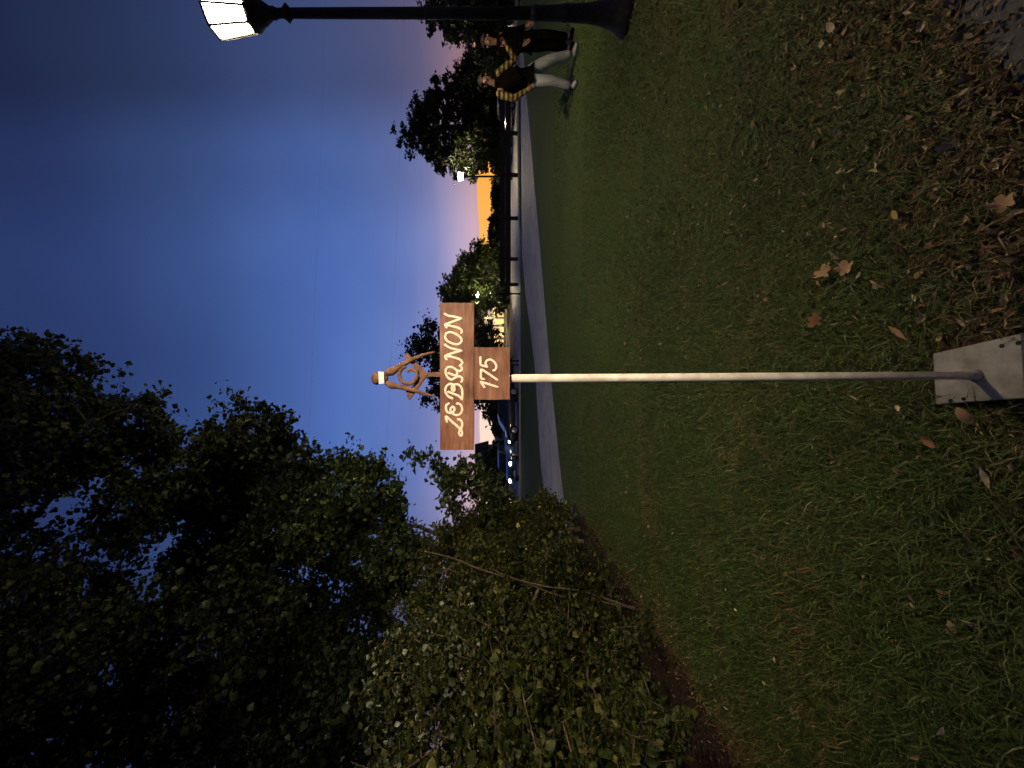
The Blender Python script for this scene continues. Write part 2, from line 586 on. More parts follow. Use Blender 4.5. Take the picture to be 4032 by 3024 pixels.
# ------------------------------------------------------------------ ground
def sheet(name, pts, mat, z, kind='structure', sub=0):
    bm = bmesh.new()
    vs = [bm.verts.new((p[0], p[1], z)) for p in pts]
    f = bm.faces.new(vs)
    if f.calc_area() and f.normal.z < 0:
        f.normal_flip()
    bmesh.ops.triangulate(bm, faces=bm.faces[:])
    o = from_bm(name, bm, mat, None, normals=False)
    o['kind'] = kind
    return o
def lawn_material():
    m, nt = new_mat('lawn_soil_and_turf')
    p = principled(nt, .9, .15)
    fine = noise(nt, 38, 6, .7)
    mid = noise(nt, 2.2, 4, .6)
    c = ramp_node(nt, fine, [(.3, (.029, .047, .010, 1)), (.5, (.059, .092, .021, 1)), (.72, (.098, .132, .038, 1))])
    dirt = ramp_node(nt, fine, [(.3, (.045, .029, .017, 1)), (.7, (.13, .078, .043, 1))])
    geo = nt.nodes.new('ShaderNodeNewGeometry')
    sp = nt.nodes.new('ShaderNodeSeparateXYZ')
    nt.links.new(geo.outputs['Position'], sp.inputs[0])
    # worn, leaf-strewn soil by the asphalt walk in front
    ga, gb = ground(3740, 0), ground(4032, 360)
    ed = (gb - ga).normalized()
    nx, ny = (ed.y, -ed.x) if ed.y > 0 else (-ed.y, ed.x)
    near = math_node(nt, 'ADD', math_node(nt, 'MULTIPLY', math_node(nt, 'SUBTRACT', sp.outputs[0], ga.x), nx), math_node(nt, 'MULTIPLY', math_node(nt, 'SUBTRACT', sp.outputs[1], ga.y), ny))
    near = math_node(nt, 'ADD', math_node(nt, 'MULTIPLY', near, .45), math_node(nt, 'MULTIPLY', mid, 1.5))
    dm = ramp_node(nt, near, [(.15, (0, 0, 0, 1)), (.75, (1, 1, 1, 1))])
    nt.links.new(mix_rgb(nt, 'MIX', dm, c, dirt), p.inputs['Base Color'])
    bump(nt, fine, .8, .03, p)
    finish(nt, p.outputs[0])
    return m
M_lawn = lawn_material()
sheet('ground', [(-310, -70), (310, -70), (310, 330), (-310, 330)], M_lawn, 0.0)

def G(x, y):
    g = ground(x, y)
    return (g.x, g.y)
# curved concrete walkway crossing the lawn
near_e = [G(2262, 2400), G(2232, 2060), G(2202, 1800), G(2170, 1490), G(2138, 1100), G(2108, 760), G(2076, 400), G(2056, 150)]
far_e = [G(2043, 150), G(2049, 400), G(2054, 760), G(2056, 1000), G(2073, 1188), G(2091, 1311), G(2108, 1462), G(2128, 1800), G(2155, 2060), G(2172, 2400)]
sheet('walkway', near_e + far_e, M_path, .008)
# driveway / road beyond
sheet('road', [(-70, 24.4), (8.0, 24.2), (9.2, 24.0), (10.6, 25.0), (60, 31.5), (95, 45), (95, 52), (-70, 44)], M_road, .004)
# kerbs
bm = bmesh.new()
for (x0, y0, x1, y1) in ((-60, 24.3, 2.2, 24.15), (11.5, 25.0, 58, 31.2)):
    d = Vector((x1 - x0, y1 - y0, 0)); ln = d.length
    add_box(bm, (x0 + x1) / 2, (y0 + y1) / 2, .05, ln, .16, .12, rot=Matrix.Rotation(math.atan2(d.y, d.x), 3, 'Z'))
tag(from_bm('kerb', bm, M_kerb), kind='structure')
# asphalt walk the photographer stands on
a = Vector((*G(3740, 0), 0)); b = Vector((*G(4032, 360), 0))
d = (b - a).normalized()
nrm_ = Vector((d.y, -d.x, 0))
if nrm_.x < 0: nrm_ = -nrm_
e0, e1 = a - d * 2.4, b + d * 2.6
edge_pts = []
for i in range(25):
    t = i / 24
    p = e0.lerp(e1, t) + nrm_ * (random.uniform(-.02, .02))
    edge_pts.append((p.x, p.y))
far1, far0 = e1 + nrm_ * 3.2, e0 + nrm_ * 3.2
sheet('asphalt_walk', edge_pts + [(far1.x, far1.y), (far0.x, far0.y)], M_asphalt, .006)
# mulch bed under the shrubs
bed = []
for i in range(30):
    y = .4 + i * .26
    bed.append((-2.42 + random.uniform(-.07, .07), y))
sheet('mulch_bed', bed + [(-6.5, 8.0), (-6.5, .4)], M_mulch, .004)

# ------------------------------------------------------------------ turf (blades)
def turf():
    rng = np.random.default_rng(3)
    m, nt = new_mat('grass_blade')
    g = nt.nodes.new('ShaderNodeNewGeometry')
    rnd = g.outputs['Random Per Island']
    green = ramp_node(nt, rnd, [(0, (.036, .064, .012, 1)), (.5, (.072, .110, .022, 1)), (.9, (.114, .150, .040, 1)), (1, (.20, .19, .09, 1))])
    straw = ramp_node(nt, rnd, [(0, (.08, .045, .022, 1)), (.5, (.17, .10, .05, 1)), (.9, (.28, .18, .09, 1)), (1, (.42, .30, .17, 1))])
    at_ = nt.nodes.new('ShaderNodeAttribute')
    at_.attribute_name = 'dryness'
    c = mix_rgb(nt, 'MIX', at_.outputs['Fac'], green, straw)
    p = principled(nt, .6, .25)
    nt.links.new(c, p.inputs['Base Color'])
    t = nt.nodes.new('ShaderNodeBsdfTranslucent')
    nt.links.new(c, t.inputs['Color'])
    mx = nt.nodes.new('ShaderNodeMixShader')
    mx.inputs[0].default_value = .2
    nt.links.new(p.outputs[0], mx.inputs[1]); nt.links.new(t.outputs[0], mx.inputs[2])
    finish(nt, mx.outputs[0])
    Ps = []
    for (y0, y1, dens, h) in ((.85, 1.6, 8000, .042), (1.6, 2.6, 7000, .040), (2.6, 4.2, 4200, .036), (4.2, 7.0, 1500, .034), (7.0, 10.5, 420, .034)):
        x0, x1 = -2.6, min(1.3 * y1, 8.0) + .8
        n = int((y1 - y0) * (x1 - x0) * dens)
        q = np.stack([rng.uniform(x0, x1, n), rng.uniform(y0, y1, n), np.full(n, h)], axis=1)
        q = q[np.abs(q[:, 0]) < 1.3 * q[:, 1] + .8]
        Ps.append(q)
    P = np.concatenate(Ps)
    # low frequency patchiness
    def field(x, y, s, seed):
        r = np.random.default_rng(seed)
        f = np.zeros(len(x))
        for i in range(7):
            k = r.normal(size=2) * s
            f += np.sin(k[0] * x + k[1] * y + r.uniform(0, 6.3))
        return f / 2.6
    f1 = field(P[:, 0], P[:, 1], 2.1, 1)
    f2 = field(P[:, 0], P[:, 1], 7.0, 2)
    side = (P[:, 0] - a.x) * nrm_.x + (P[:, 1] - a.y) * nrm_.y
    bedd = P[:, 0] + 2.30
    ne = np.array(sorted(near_e))
    keep = (side < .02) & (bedd > -.30 * rng.random(len(P))) & (P[:, 1] < np.interp(P[:, 0], ne[:, 0], ne[:, 1]) - .03)
    # keep clear of the metal foot of the sign
    keep &= ~((np.abs(P[:, 0] - .04) < .115) & (np.abs(P[:, 1] - 1.255) < .135))
    bare = .42 + .3 * f1 * .5 + .25 * f2 * .4
    worn = np.clip((P[:, 0] * .42 - P[:, 1] * .45 + .55 + .45 * f1), 0, 1)
    keep &= rng.random(len(P)) > (.62 * worn)
    P = P[keep]; f1 = f1[keep]; f2 = f2[keep]; worn = worn[keep]; side = side[keep]; bedd = bedd[keep]
    n = len(P)
    dry = np.clip(.06 + .75 * worn + .22 * f2 + .5 * np.exp(side * 5) + .5 * np.exp(-bedd * 6), 0, 1)
    dry = (rng.random(n) < dry * .9).astype(np.float32) * rng.uniform(.6, 1, n)
    h = P[:, 2] * rng.uniform(.45, 1.5, n) * (1 + .22 * f1)
    ang = rng.uniform(0, 2 * PI, n) + f1 * .8
    lean_ = rng.uniform(.3, 2.2, n) * h
    w = rng.uniform(.0011, .0026, n) * (1 + .16 * P[:, 1])
    base = np.stack([P[:, 0], P[:, 1], np.full(n, -.002)], axis=1)
    dirv = np.stack([np.cos(ang), np.sin(ang), np.zeros(n)], axis=1)
    sv = np.stack([-np.sin(ang), np.cos(ang), np.zeros(n)], axis=1)
    up = np.array([0, 0, 1.0])
    midp = base + dirv * (lean_ * .35)[:, None] + up * (h * .6)[:, None]
    tip = base + dirv * lean_[:, None] + up * (h * rng.uniform(.45, .95, n))[:, None]
    V = np.stack([base - sv * w[:, None], base + sv * w[:, None], midp + sv * (w * .8)[:, None], midp - sv * (w * .8)[:, None],
                  tip], axis=1).reshape(-1, 3)
    o = np.arange(n)[:, None] * 5
    me = bpy.data.meshes.new('grass')
    tri = np.concatenate([o + np.array([[0, 1, 2]]), o + np.array([[0, 2, 3]]), o + np.array([[3, 2, 4]])])
    me = quick_mesh('grass', V, tri)
    at_d = me.attributes.new('dryness', 'FLOAT', 'POINT')
    at_d.data.foreach_set('value', np.repeat(dry, 5).astype(np.float32))
    ob = mesh_obj('grass', me, m)
    tag(ob, 'short green lawn grass mixed with dry straw around the sign', 'grass', kind='stuff')
turf()

# ------------------------------------------------------------------ far wood and far trees
def far_wood():
    rng = np.random.default_rng(11)
    pts = []
    for i in range(150):
        x = -110 + i * 2.0 + rng.normal()
        y = 96 + rng.normal() * 5
        hh = 2.7 + .35 * math.sin(x * .07) + .3 * math.sin(x * .21 + 1) + rng.normal() * .18
        k = 150
        q = rng.normal(size=(k, 3)) * np.array([1.3, 1.2, .0])
        q[:, 2] = hh * rng.random(k) ** .55
        q[:, :2] *= (1.1 - .55 * (q[:, 2:3] / hh))
        pts.append(q + np.array([x, y, 0]))
    P = np.concatenate(pts)
    ob = mesh_obj('distant_wood', leaf_mesh('distant_wood', P, .75, rng, .3), M_leaffar)
    tag(ob, 'dark line of distant woods along the horizon under the sunset', 'woods', kind='stuff')
far_wood()

RG = np.random.default_rng(5)
conifer = [(1690, 505, 45), (1700, 560, 42), (1745, 440, 60), (1760, 530, 70), (1770, 610, 50), (1800, 380, 60), (1825, 460, 80), (1830, 560, 80), (1830, 640, 45),
           (1870, 330, 70), (1885, 430, 90), (1890, 550, 100), (1890, 645, 55), (1945, 380, 80), (1950, 500, 100), (1960, 620, 60), (1868, 705, 20), (1840, 275, 50), (1890, 255, 60), (1950, 270, 70), (1830, 320, 50), (1960, 700, 30)]
for (tx, ty) in ((1536, 506), (1552, 522), (1572, 558), (1585, 470), (1592, 575), (1600, 440), (1612, 600), (1628, 415), (1648, 380), (1660, 655), (1680, 350), (1715, 320), (1735, 680), (1705, 640), (1790, 690), (1760, 300), (1800, 285)):
    for k in range(3):
        conifer.append((tx + (1740 - tx) * .26 * k, ty + (510 - ty) * .16 * k, 15 + 8 * k))
make_tree('pine_tree', 'broad dark pine with ragged tips, a lit street lamp at its edge', 'tree', tuple(ground(2008, 500)),
          blobs_px(conifer, 38, RG, .06), 1050, 64, .19, M_leaffar, 21, .26, spread=.30, step=.9, twigs=5, droop=-.3)
make_tree('deciduous_tree', 'rounded dark tree just right of the sign, lit from within by a lamp', 'tree', tuple(ground(2004, 1080)),
          blobs_px([(1775, 1150, 40), (1800, 1190, 55), (1810, 1110, 55), (1850, 1090, 80), (1850, 1200, 60), (1905, 1045, 62), (1890, 1140, 80),
                    (1955, 1015, 62), (1950, 1080, 80), (1945, 1190, 50), (1985, 955, 35), (1890, 985, 34), (1752, 1150, 22), (1775, 1115, 28), (1790, 1205, 40), (1810, 1065, 34), (1850, 1025, 40), (1970, 1120, 60)], 47, RG), 480, 60, .27, M_leafmid, 22, .24, spread=.55, step=1.3)
make_tree('deciduous_tree', 'tall purple-grey tree showing behind the compass emblem of the sign', 'tree', tuple(ground(1995, 1450)),
          blobs_px([(1625, 1390, 45), (1660, 1330, 45), (1690, 1290, 30), (1690, 1400, 60), (1720, 1500, 55), (1700, 1560, 40), (1750, 1340, 70), (1760, 1460, 80), (1760, 1580, 60),
                    (1830, 1380, 90), (1830, 1520, 90), (1890, 1440, 90)], 62, RG), 320, 44, .42, M_leaffar, 23, .3, spread=.85, step=1.6)
make_tree('evergreen_shrub', 'black bushy evergreen beside the lit house, below the name board', 'shrub', tuple(ground(2010, 1420)),
          blobs_px([(1905, 1300, 40), (1925, 1370, 50), (1930, 1450, 60), (1935, 1540, 60), (1950, 1610, 50), (1900, 1420, 55), (1895, 1520, 55), (1970, 1470, 60), (1975, 1560, 50)], 38, RG),
          260, 60, .28, M_leaffar, 24, .16, spread=.6, step=.9)
make_tree('deciduous_tree', 'drooping dark tree behind the two people at the right edge', 'tree', tuple(ground(2020, 60)),
          blobs_px([(1690, 75, 35), (1740, 20, 80), (1780, 105, 45), (1790, -60, 140), (1850, 60, 90), (1850, 190, 40), (1900, -40, 140), (1910, 130, 70), (1950, 40, 100), (1955, 200, 60), (1920, 215, 50), (1885, 225, 30)], 31, RG),
          280, 60, .26, M_leaffar, 25, .24, spread=.6, step=1.0, droop=.8)
make_tree('young_tree', 'small lit young tree beyond the parked cars on the left', 'tree', tuple(ground(2008, 1830)),
          blobs_px([(1930, 1800, 26), (1945, 1850, 30), (1965, 1890, 32), (1960, 1790, 24), (1975, 1830, 28)], 40, RG),
          60, 26, .34, M_leafmid, 26, .08, spread=.45, step=.8)

# ------------------------------------------------------------------ near trees and shrubs on the left
make_tree('maple_tree', 'tallest tree at the upper left, its crown spreading over the lawn', 'tree', (-6.2, 10.2, 0),
          blobs_px([(40, 1400, 90), (170, 1370, 60), (130, 1560, 150), (320, 1450, 60), (300, 1640, 130), (430, 1600, 90), (520, 1650, 110), (600, 1640, 70),
                    (80, 1800, 190), (300, 1830, 160), (500, 1820, 140), (620, 1760, 90), (-120, 1550, 200), (-150, 1900, 260), (60, 2180, 170), (330, 2300, 150),
                    (520, 2050, 150), (640, 1930, 110)], 10.2, RG), 430, 84, .100, M_leafdark, 31, .20, spread=.36, step=.5, lobed=True, group='big trees behind the shrub row')
make_tree('maple_tree', 'middle tree of the left group, peak level with the top of the emblem', 'tree', (-4.4, 8.8, 0),
          blobs_px([(905, 1640, 45), (965, 1650, 45), (1080, 1630, 40), (850, 1720, 60), (990, 1740, 70), (1100, 1740, 55), (790, 1800, 70), (900, 1830, 140), (1060, 1830, 120),
                    (1170, 1850, 80), (760, 1960, 130), (930, 2000, 150), (1100, 2010, 130), (830, 2200, 170), (1040, 2220, 160)], 8.8, RG),
          350, 84, .084, M_leafdark, 32, .10, spread=.30, step=.42, lobed=True, group='big trees behind the shrub row')
make_tree('maple_tree', 'lowest tree of the left group, with thin leafy branches against blue sky', 'tree', (-3.6, 8.0, 0),
          blobs_px([(1300, 1840, 40), (1370, 1830, 45), (1435, 1840, 45), (1250, 1900, 55), (1380, 1930, 75), (1480, 1890, 60), (1530, 1960, 45), (1300, 2010, 100), (1440, 2020, 80),
                    (1210, 2080, 100), (1340, 2150, 110), (1560, 2060, 50), (1500, 2200, 90), (1480, 2330, 110), (1560, 2280, 70), (1600, 2120, 45), (1640, 2190, 60), (1580, 2200, 60), (1520, 2090, 50)], 8.0, RG), 330, 66, .074, M_leafmid, 33, .040, spread=.25, step=.36, lobed=True, group='big trees behind the shrub row')
make_tree('maple_tree', 'black mass of tree at the far left, darkest of the left group', 'tree', (-8.2, 7.6, 0),
          blobs_px([(120, 2560, 200), (420, 2480, 190), (700, 2420, 190), (700, 2700, 260), (980, 2450, 190), (1000, 2700, 250), (350, 2800, 260), (60, 2950, 260), (700, 2980, 260),
                    (1050, 2960, 260), (1250, 2500, 170), (1450, 2480, 110), (1470, 2680, 180), (1500, 2930, 210), (1300, 2700, 220), (1330, 2950, 240), (1230, 2330, 110), (200, 2300, 90), (-150, 2500, 250)], 7.2, RG),
          820, 90, .082, M_leafdark, 34, .12, spread=.34, step=.45, lobed=True, group='big trees behind the shrub row')
make_tree('sapling', 'slender sapling with sparse leaves left of the name board', 'sapling', (-2.95, 7.35, 0),
          blobs_px([(1615, 1790, 18), (1650, 1800, 20), (1700, 1815, 26), (1745, 1870, 36), (1790, 1900, 40), (1850, 1800, 24), (1830, 1870, 40), (1880, 1850, 36), (1900, 1920, 60), (1780, 1960, 45), (1930, 1990, 60)],
                   6.7, RG), 90, 26, .075, M_leafmid, 35, .03, spread=.16, step=.2, twigs=3, bark=M_twig)
shrub_spec = [
    (-3.05, 1.75, 2.6, 1.00, 'shrub at the near end of the row, lower left corner, with a yellowing sprig', 41),
    (-3.10, 2.75, 2.8, 1.05, 'second leafy shrub from the near end of the row, dark hollows between its leaves', 42),
    (-3.15, 3.85, 3.0, 1.10, 'tall rounded shrub with paler leaves towards its top', 43),
    (-3.05, 4.95, 3.1, 1.10, 'shrub with bare leaning stems showing through its middle', 44),
    (-2.95, 6.05, 3.0, 1.00, 'shrub second from the far end of the row, lit yellow-green', 45),
    (-2.85, 7.10, 2.7, .85, 'last shrub at the far end of the row, against the walkway', 46)]
for (x, y, h, r, lab, sd) in shrub_spec:
    rr = np.random.default_rng(sd)
    bl = []
    for k in range(13):
        t = rr.random()
        zc = .35 + (h - .75) * (k + .5) / 13
        ww = r * (.62 + .38 * math.sin(PI * min(1, zc / h + .1)))
        an = rr.uniform(0, 2 * PI)
        bl.append((np.array((x + math.cos(an) * ww * .52, y + math.sin(an) * ww * .52, zc)), ww * .55))
    bl.append((np.array((x, y, h - .35)), .35))
    ex = []
    if sd in (42, 43):
        ex = [('pale_foliage', .045, M_leafpale, (lambda Q, z=h: Q[:, 2] > z * .62))]  # paler leaves mixed into the upper part only
    if sd == 41:
        ex = [('yellow_foliage', .006, M_yellow, (lambda Q: (Q[:, 2] < .9) & (Q[:, 0] > -2.6)))]
    if sd in (44, 45, 46):
        ex = [('yellow_foliage', .01, M_yellow, None)]
    make_tree('leafy_shrub', lab, 'shrub', (x, y, 0), bl, 310, 84, .043, M_leafshrub, sd, .04, bark=M_twig, stems=5, spread=.145, step=.22, twigs=4,
              wood='stem', group='row of shrubs along the left edge of the lawn', extra=ex)
# the bare leaning stems that catch the light
t = thing('bare_stem_cluster', 'bare grey stems leaning out of the shrub row', 'branch', tuple(ground(2470, 2395)))
b0 = t.location
for pts in ([(2470, 2395, 4.4), (2340, 2365, 4.5), (2200, 2345, 4.45), (2080, 2300, 4.4), (1900, 2245, 4.3), (1790, 2200, 4.3), (1670, 2170, 4.4)],
            [(2470, 2400, 4.4), (2300, 2330, 4.4), (2150, 2310, 4.3), (2000, 2270, 4.2), (1940, 2240, 4.2)],
            [(2120, 2320, 4.3), (2080, 2400, 4.2), (2000, 2480, 4.1), (1910, 2510, 4.1)]):
    w = [at(x, y, d) - b0 for x, y, d in pts]
    w[0].z = min(w[0].z, 0.0) if pts[0][0] > 2400 else w[0].z
    sp = smooth_path(w, 4)
    bm = bmesh.new()
    add_tube(bm, sp, [.016 - .011 * i / (len(sp) - 1) for i in range(len(sp))], 6)
    from_bm('stem', bm, M_twig, t, True)

# ------------------------------------------------------------------ street lamps
def make_lamp():
    root = thing('street_lamp', 'black iron post lamp with glowing eight-sided lantern at the right edge', 'street lamp', (0, 0, 0), 0, 'lit lantern street lamps')
    bm = bmesh.new()
    add_lathe(bm, [(.32, 0), (.32, .03), (.305, .07), (.24, .14), (.20, .20), (.15, .34), (.125, .50), (.112, .72), (.118, .76), (.105, .80), (.098, 1.08), (.106, 1.12), (.082, 1.18)], 16)
    from_bm('base', bm, M_iron, root, True)
    bm = bmesh.new()
    add_lathe(bm, [(.085, 1.18), (.078, 2.2), (.070, 3.9), (.066, 4.22)], 16)
    from_bm('post', bm, M_iron, root, True)
    bm = bmesh.new()
    add_lathe(bm, [(.068, 4.06), (.10, 4.09), (.125, 4.105), (.10, 4.125), (.068, 4.16)], 16)
    from_bm('collar', bm, M_iron, root, True)
    bm = bmesh.new()
    add_lathe(bm, [(.066, 4.22), (.09, 4.27), (.085, 4.30), (.15, 4.38), (.20, 4.46), (.245, 4.50), (.25, 4.53)], 16)
    from_bm('lantern_cup', bm, M_iron, root, True)
    R0, R1, z0, z1 = .245, .335, 4.53, 4.985
    r0 = PI / 8
    def ringpt(R, k):
        an = r0 + 2 * PI * k / 8
        return Vector((R * math.cos(an), R * math.sin(an), 0))
    bm = bmesh.new()
    for k in range(8):
        p, q = ringpt(R0, k), ringpt(R1, k)
        add_tube(bm, [p + Vector((0, 0, z0)), q + Vector((0, 0, z1))], .021, 6)
        for R, z, rd in ((R0, z0 + .006, .016), (R1, z1 - .004, .019)):
            add_tube(bm, [ringpt(R, k) + Vector((0, 0, z)), ringpt(R, k + 1) + Vector((0, 0, z))], rd, 6)
    from_bm('lantern_frame', bm, M_iron, root)
    pane_me = None
    for k in range(8):
        bm = bmesh.new()
        p0, p1 = ringpt(R0 - .004, k), ringpt(R0 - .004, k + 1)
        q0, q1 = ringpt(R1 - .004, k), ringpt(R1 - .004, k + 1)
        za, zb = Vector((0, 0, z0 + .012)), Vector((0, 0, z1 - .012))
        c = (p0 + p1) * .5
        n = c.normalized() * .005
        ins = .03
        def sh(u, w): return u.lerp(w, ins)
        quad = [sh(p0, p1) + za, sh(p1, p0) + za, sh(q1, q0) + zb, sh(q0, q1) + zb]
        v = [bm.verts.new(x) for x in quad] + [bm.verts.new(x - n) for x in quad]
        for f in ((0, 1, 2, 3), (7, 6, 5, 4), (0, 4, 5, 1), (1, 5, 6, 2), (2, 6, 7, 3), (3, 7, 4, 0)):
            bm.faces.new([v[i] for i in f])
        from_bm('pane', bm, M_pane, root)
    bm = bmesh.new()
    add_lathe(bm, [(.325, 4.985), (.33, 5.0), (.24, 5.035), (.12, 5.06), (.05, 5.075), (.04, 5.085)], 8, rot0=r0)
    from_bm('lantern_roof', bm, M_iron, root)
    bm = bmesh.new()
    add_lathe(bm, [(.025, 5.085), (.035, 5.095), (.035, 5.105), (.02, 5.12), (.008, 5.13)], 10)
    from_bm('finial', bm, M_iron, root, True)
    return root
lamp = make_lamp()
lp = ground(2472, 52)
lamp.location = (lp.x, lp.y, 0)
lamp.scale = (.76, .76, 1.0)
lamp.rotation_euler.z = math.atan2(lp.y, lp.x)        # one lantern face towards the viewer
for (x, y, dep, sc, lab) in ((1815, 695, 35.5, .97, 'distant lit street lamp beside the broad dark tree on the right'),
                             (1880, 1160, 43.0, .80, 'distant lit street lamp inside the rounded tree right of the sign'),
                             (1872, 127, 52.0, .92, 'distant lit street lamp just above the head of the person in black'),
                             (1899, 88, 84.0, .95, 'farthest small street lamp, close beside the black lamp post'),
                             (1957, 2042, 60.0, .30, 'low lamp glowing through leaves, upper of the pair at the left shrubs'),
                             (1964, 2076, 60.0, .28, 'low lamp glowing through leaves, leftmost by the shrubs')):
    o = copy_tree(lamp)
    q = at(x, y, dep)
    o.location = (q.x, q.y, 0)
    s_ = q.z / 4.76
    o.scale = (sc * 1.15, sc * 1.15, s_)
    o['label'] = lab

# ------------------------------------------------------------------ unseen floodlight behind the photographer, inferred from the warm light on the sign
fl = thing('floodlight', 'warm floodlight on a short post behind the viewer', 'floodlight', (1.75, -1.45, 0))
bm = bmesh.new(); add_lathe(bm, [(.09, 0), (.09, .03), (.035, .06), (.03, 2.45)], 12)
from_bm('post', bm, M_iron, fl, True)
tgt = Vector((.25, 1.26, 2.12)); src = Vector((1.75, -1.45, 2.55))
q = (tgt - src).to_track_quat('-Z', 'Y').to_matrix()
bm = box_bm(0, 0, .09, .24, .18, .12, bevel=.015)
hb = from_bm('housing', bm, M_iron, fl)
hb.location = (0, 0, 2.55); hb.rotation_euler = q.to_euler()
ld = bpy.data.lights.new('floodlight_bulb', 'SPOT')
ld.energy = FLOOD_POWER
ld.color = (1.0, .80, .58)
ld.spot_size = math.radians(66)
ld.spot_blend = 1.0
ld.shadow_soft_size = .22
lo = bpy.data.objects.new('floodlight_bulb', ld)
COL.objects.link(lo)
lo.parent = fl
lo.location = (0, 0, 2.55); lo.rotation_euler = q.to_euler()

# ------------------------------------------------------------------ the sign
base = ground(3872, 1478)
YB = base.y
sign = thing('lodge_sign', 'brown wooden sign with cream lettering on a white pole and metal foot', 'sign', (base.x, base.y, 0))
def SP(x, y, dy=0.0):
    p = at(x, y, YB)
    return Vector((p.x - base.x, dy, p.z))
# foot plate
bm = bmesh.new()
pc = [ground(3700, 1393), ground(3712, 1592), ground(4072, 1568), ground(4058, 1312)]
pc = [Vector((p.x - base.x, p.y - base.y, 0)) for p in pc]
lo_v = [bm.verts.new(p + Vector((0, 0, .018))) for p in pc]
hi_v = [bm.verts.new(p + Vector((0, 0, .026))) for p in pc]
bm.faces.new(lo_v[::-1]); bm.faces.new(hi_v)
for i in range(4):
    bm.faces.new((lo_v[i], lo_v[(i + 1) % 4], hi_v[(i + 1) % 4], hi_v[i]))
bmesh.ops.recalc_face_normals(bm, faces=bm.faces)
bmesh.ops.bevel(bm, geom=bm.edges[:], offset=.0025, segments=2, affect='EDGES')
plate = from_bm('base_plate', bm, M_plate, sign)
for (x, y) in ((3743, 1578), (3795, 1571), (3945, 1362), (4010, 1351)):
    g = ground(x, y, .026)
    bm = bmesh.new()
    add_lathe(bm, [(.0062, .0245), (.0066, .0268), (.0045, .0270), (.0040, .0262)], 12, centre=(g.x - base.x, g.y - base.y))
    from_bm('bolt_hole', bm, M_hole, plate, True)
# weld collar and pole
bm = bmesh.new(); add_lathe(bm, [(.021, .026), (.0185, .033), (.0155, .040), (.0152, .05)], 20)
from_bm('weld_collar', bm, M_plate, sign, True)
top = SP(1900, 1491, 0.0)
bm = bmesh.new()
add_tube(bm, [Vector((0, 0, .027)), Vector((top.x * .5, 0, top.z * .5)), Vector((top.x, 0, top.z))], .0135, 20)
from_bm('pole', bm, M_pole, sign, True)
# boards
def board(name, x0, x1, y0, y1, front, thick):
    p, q_ = SP(x0, y1), SP(x1, y0)
    bm = bmesh.new()
    cx, cz = (p.x + q_.x) / 2, (p.z + q_.z) / 2
    add_box(bm, cx, front + thick / 2, cz, abs(q_.x - p.x), thick, abs(p.z - q_.z))
    bmesh.ops.subdivide_edges(bm, edges=[e for e in bm.edges if abs((e.verts[0].co - e.verts[1].co).x) > .05 or abs((e.verts[0].co - e.verts[1].co).z) > .05], cuts=9, use_grid_fill=True)
    for v in bm.verts:                       # hand-sawn edges
        for ax in (0, 2):
            lim = (q_.x - p.x) / 2 if ax == 0 else (p.z - q_.z) / 2
            c0 = cx if ax == 0 else cz
            if abs(abs(v.co[ax] - c0) - abs(lim)) < 1e-5:
                v.co[ax] += random.uniform(-.0007, .0007)
    return from_bm(name, bm, M_wood, sign)
FR = -.034
b1 = board('name_board', 1738.5, 1868, 1201, 1765, FR, .019)
b2 = board('number_board', 1869.5, 2006, 1371, 1572, FR + .001, .019)
def glyph(name, strokes, parent, org, closed=False):
    bm = bmesh.new()
    for st in strokes:
        cl = isinstance(st, tuple)
        pts = [SP(org[0] + X / 5.352, org[1] + Y / 5.352) for X, Y in st]
        pts = smooth_path(pts, 6, cl)
        pts = [Vector((p.x, FR - .0002, p.z)) for p in pts]
        add_tube(bm, pts, [.0042 * (1 + random.uniform(-.10, .10)) for _ in pts], 8, flat=(Vector((0, 1, 0)), .38))
        for e in (() if cl else (pts[0], pts[-1])):
            bmesh.ops.create_uvsphere(bm, u_segments=8, v_segments=5, radius=.0042, matrix=Matrix.Translation(e) @ Matrix.Diagonal((1, .38, 1, 1)))
    o = from_bm(name, bm, M_cream, parent, True)
    return o
OA, OB = (1720, 1480), (1720, 1180)
LET = [
    (OA, [[(245, 950), (222, 838), (360, 960), (500, 1090), (490, 1185), (530, 1240), (556, 1190), (540, 1100), (558, 1000), (532, 925), (470, 895)]]),
    (OA, [[(278, 575), (232, 610), (222, 680), (255, 750), (325, 772), (385, 735), (395, 672), (355, 640), (316, 690), (335, 752), (390, 800), (455, 815), (522, 780), (555, 700), (540, 630), (500, 585), (448, 575)]]),
    (OA, [[(350, 470), (272, 430), (218, 350), (212, 268), (252, 200), (320, 172), (378, 195), (402, 280), (380, 318), (346, 282), (356, 212), (430, 180), (500, 202), (548, 270), (560, 380), (552, 485)],
          [(272, 335), (380, 378), (480, 420), (552, 488)]]),
    (OB, [[(540, 1735), (560, 1690), (535, 1640), (475, 1625), (405, 1655), (335, 1690), (270, 1655), (225, 1580), (220, 1490), (268, 1435), (340, 1435), (410, 1470), (452, 1530), (445, 1605)],
          [(275, 1555), (360, 1590), (450, 1618)],
          [(425, 1485), (490, 1515), (548, 1492), (545, 1440), (505, 1402)]]),
    (OB, [[(530, 1390), (560, 1340), (505, 1278), (380, 1235), (222, 1202)], [(235, 1275), (208, 1215), (300, 1165), (420, 1130), (545, 1096)], [(545, 1096), (320, 1045), (202, 975)]]),
    (OB, [((208, 800), (240, 735), (330, 720), (440, 765), (530, 840), (538, 912), (470, 965), (370, 955), (262, 905), (215, 850))]),
    (OB, [[(538, 730), (550, 690), (495, 640), (400, 608), (215, 565)], [(235, 620), (208, 562), (300, 525), (420, 480), (540, 437)], [(540, 437), (390, 400), (270, 380), (200, 342)]]),
]
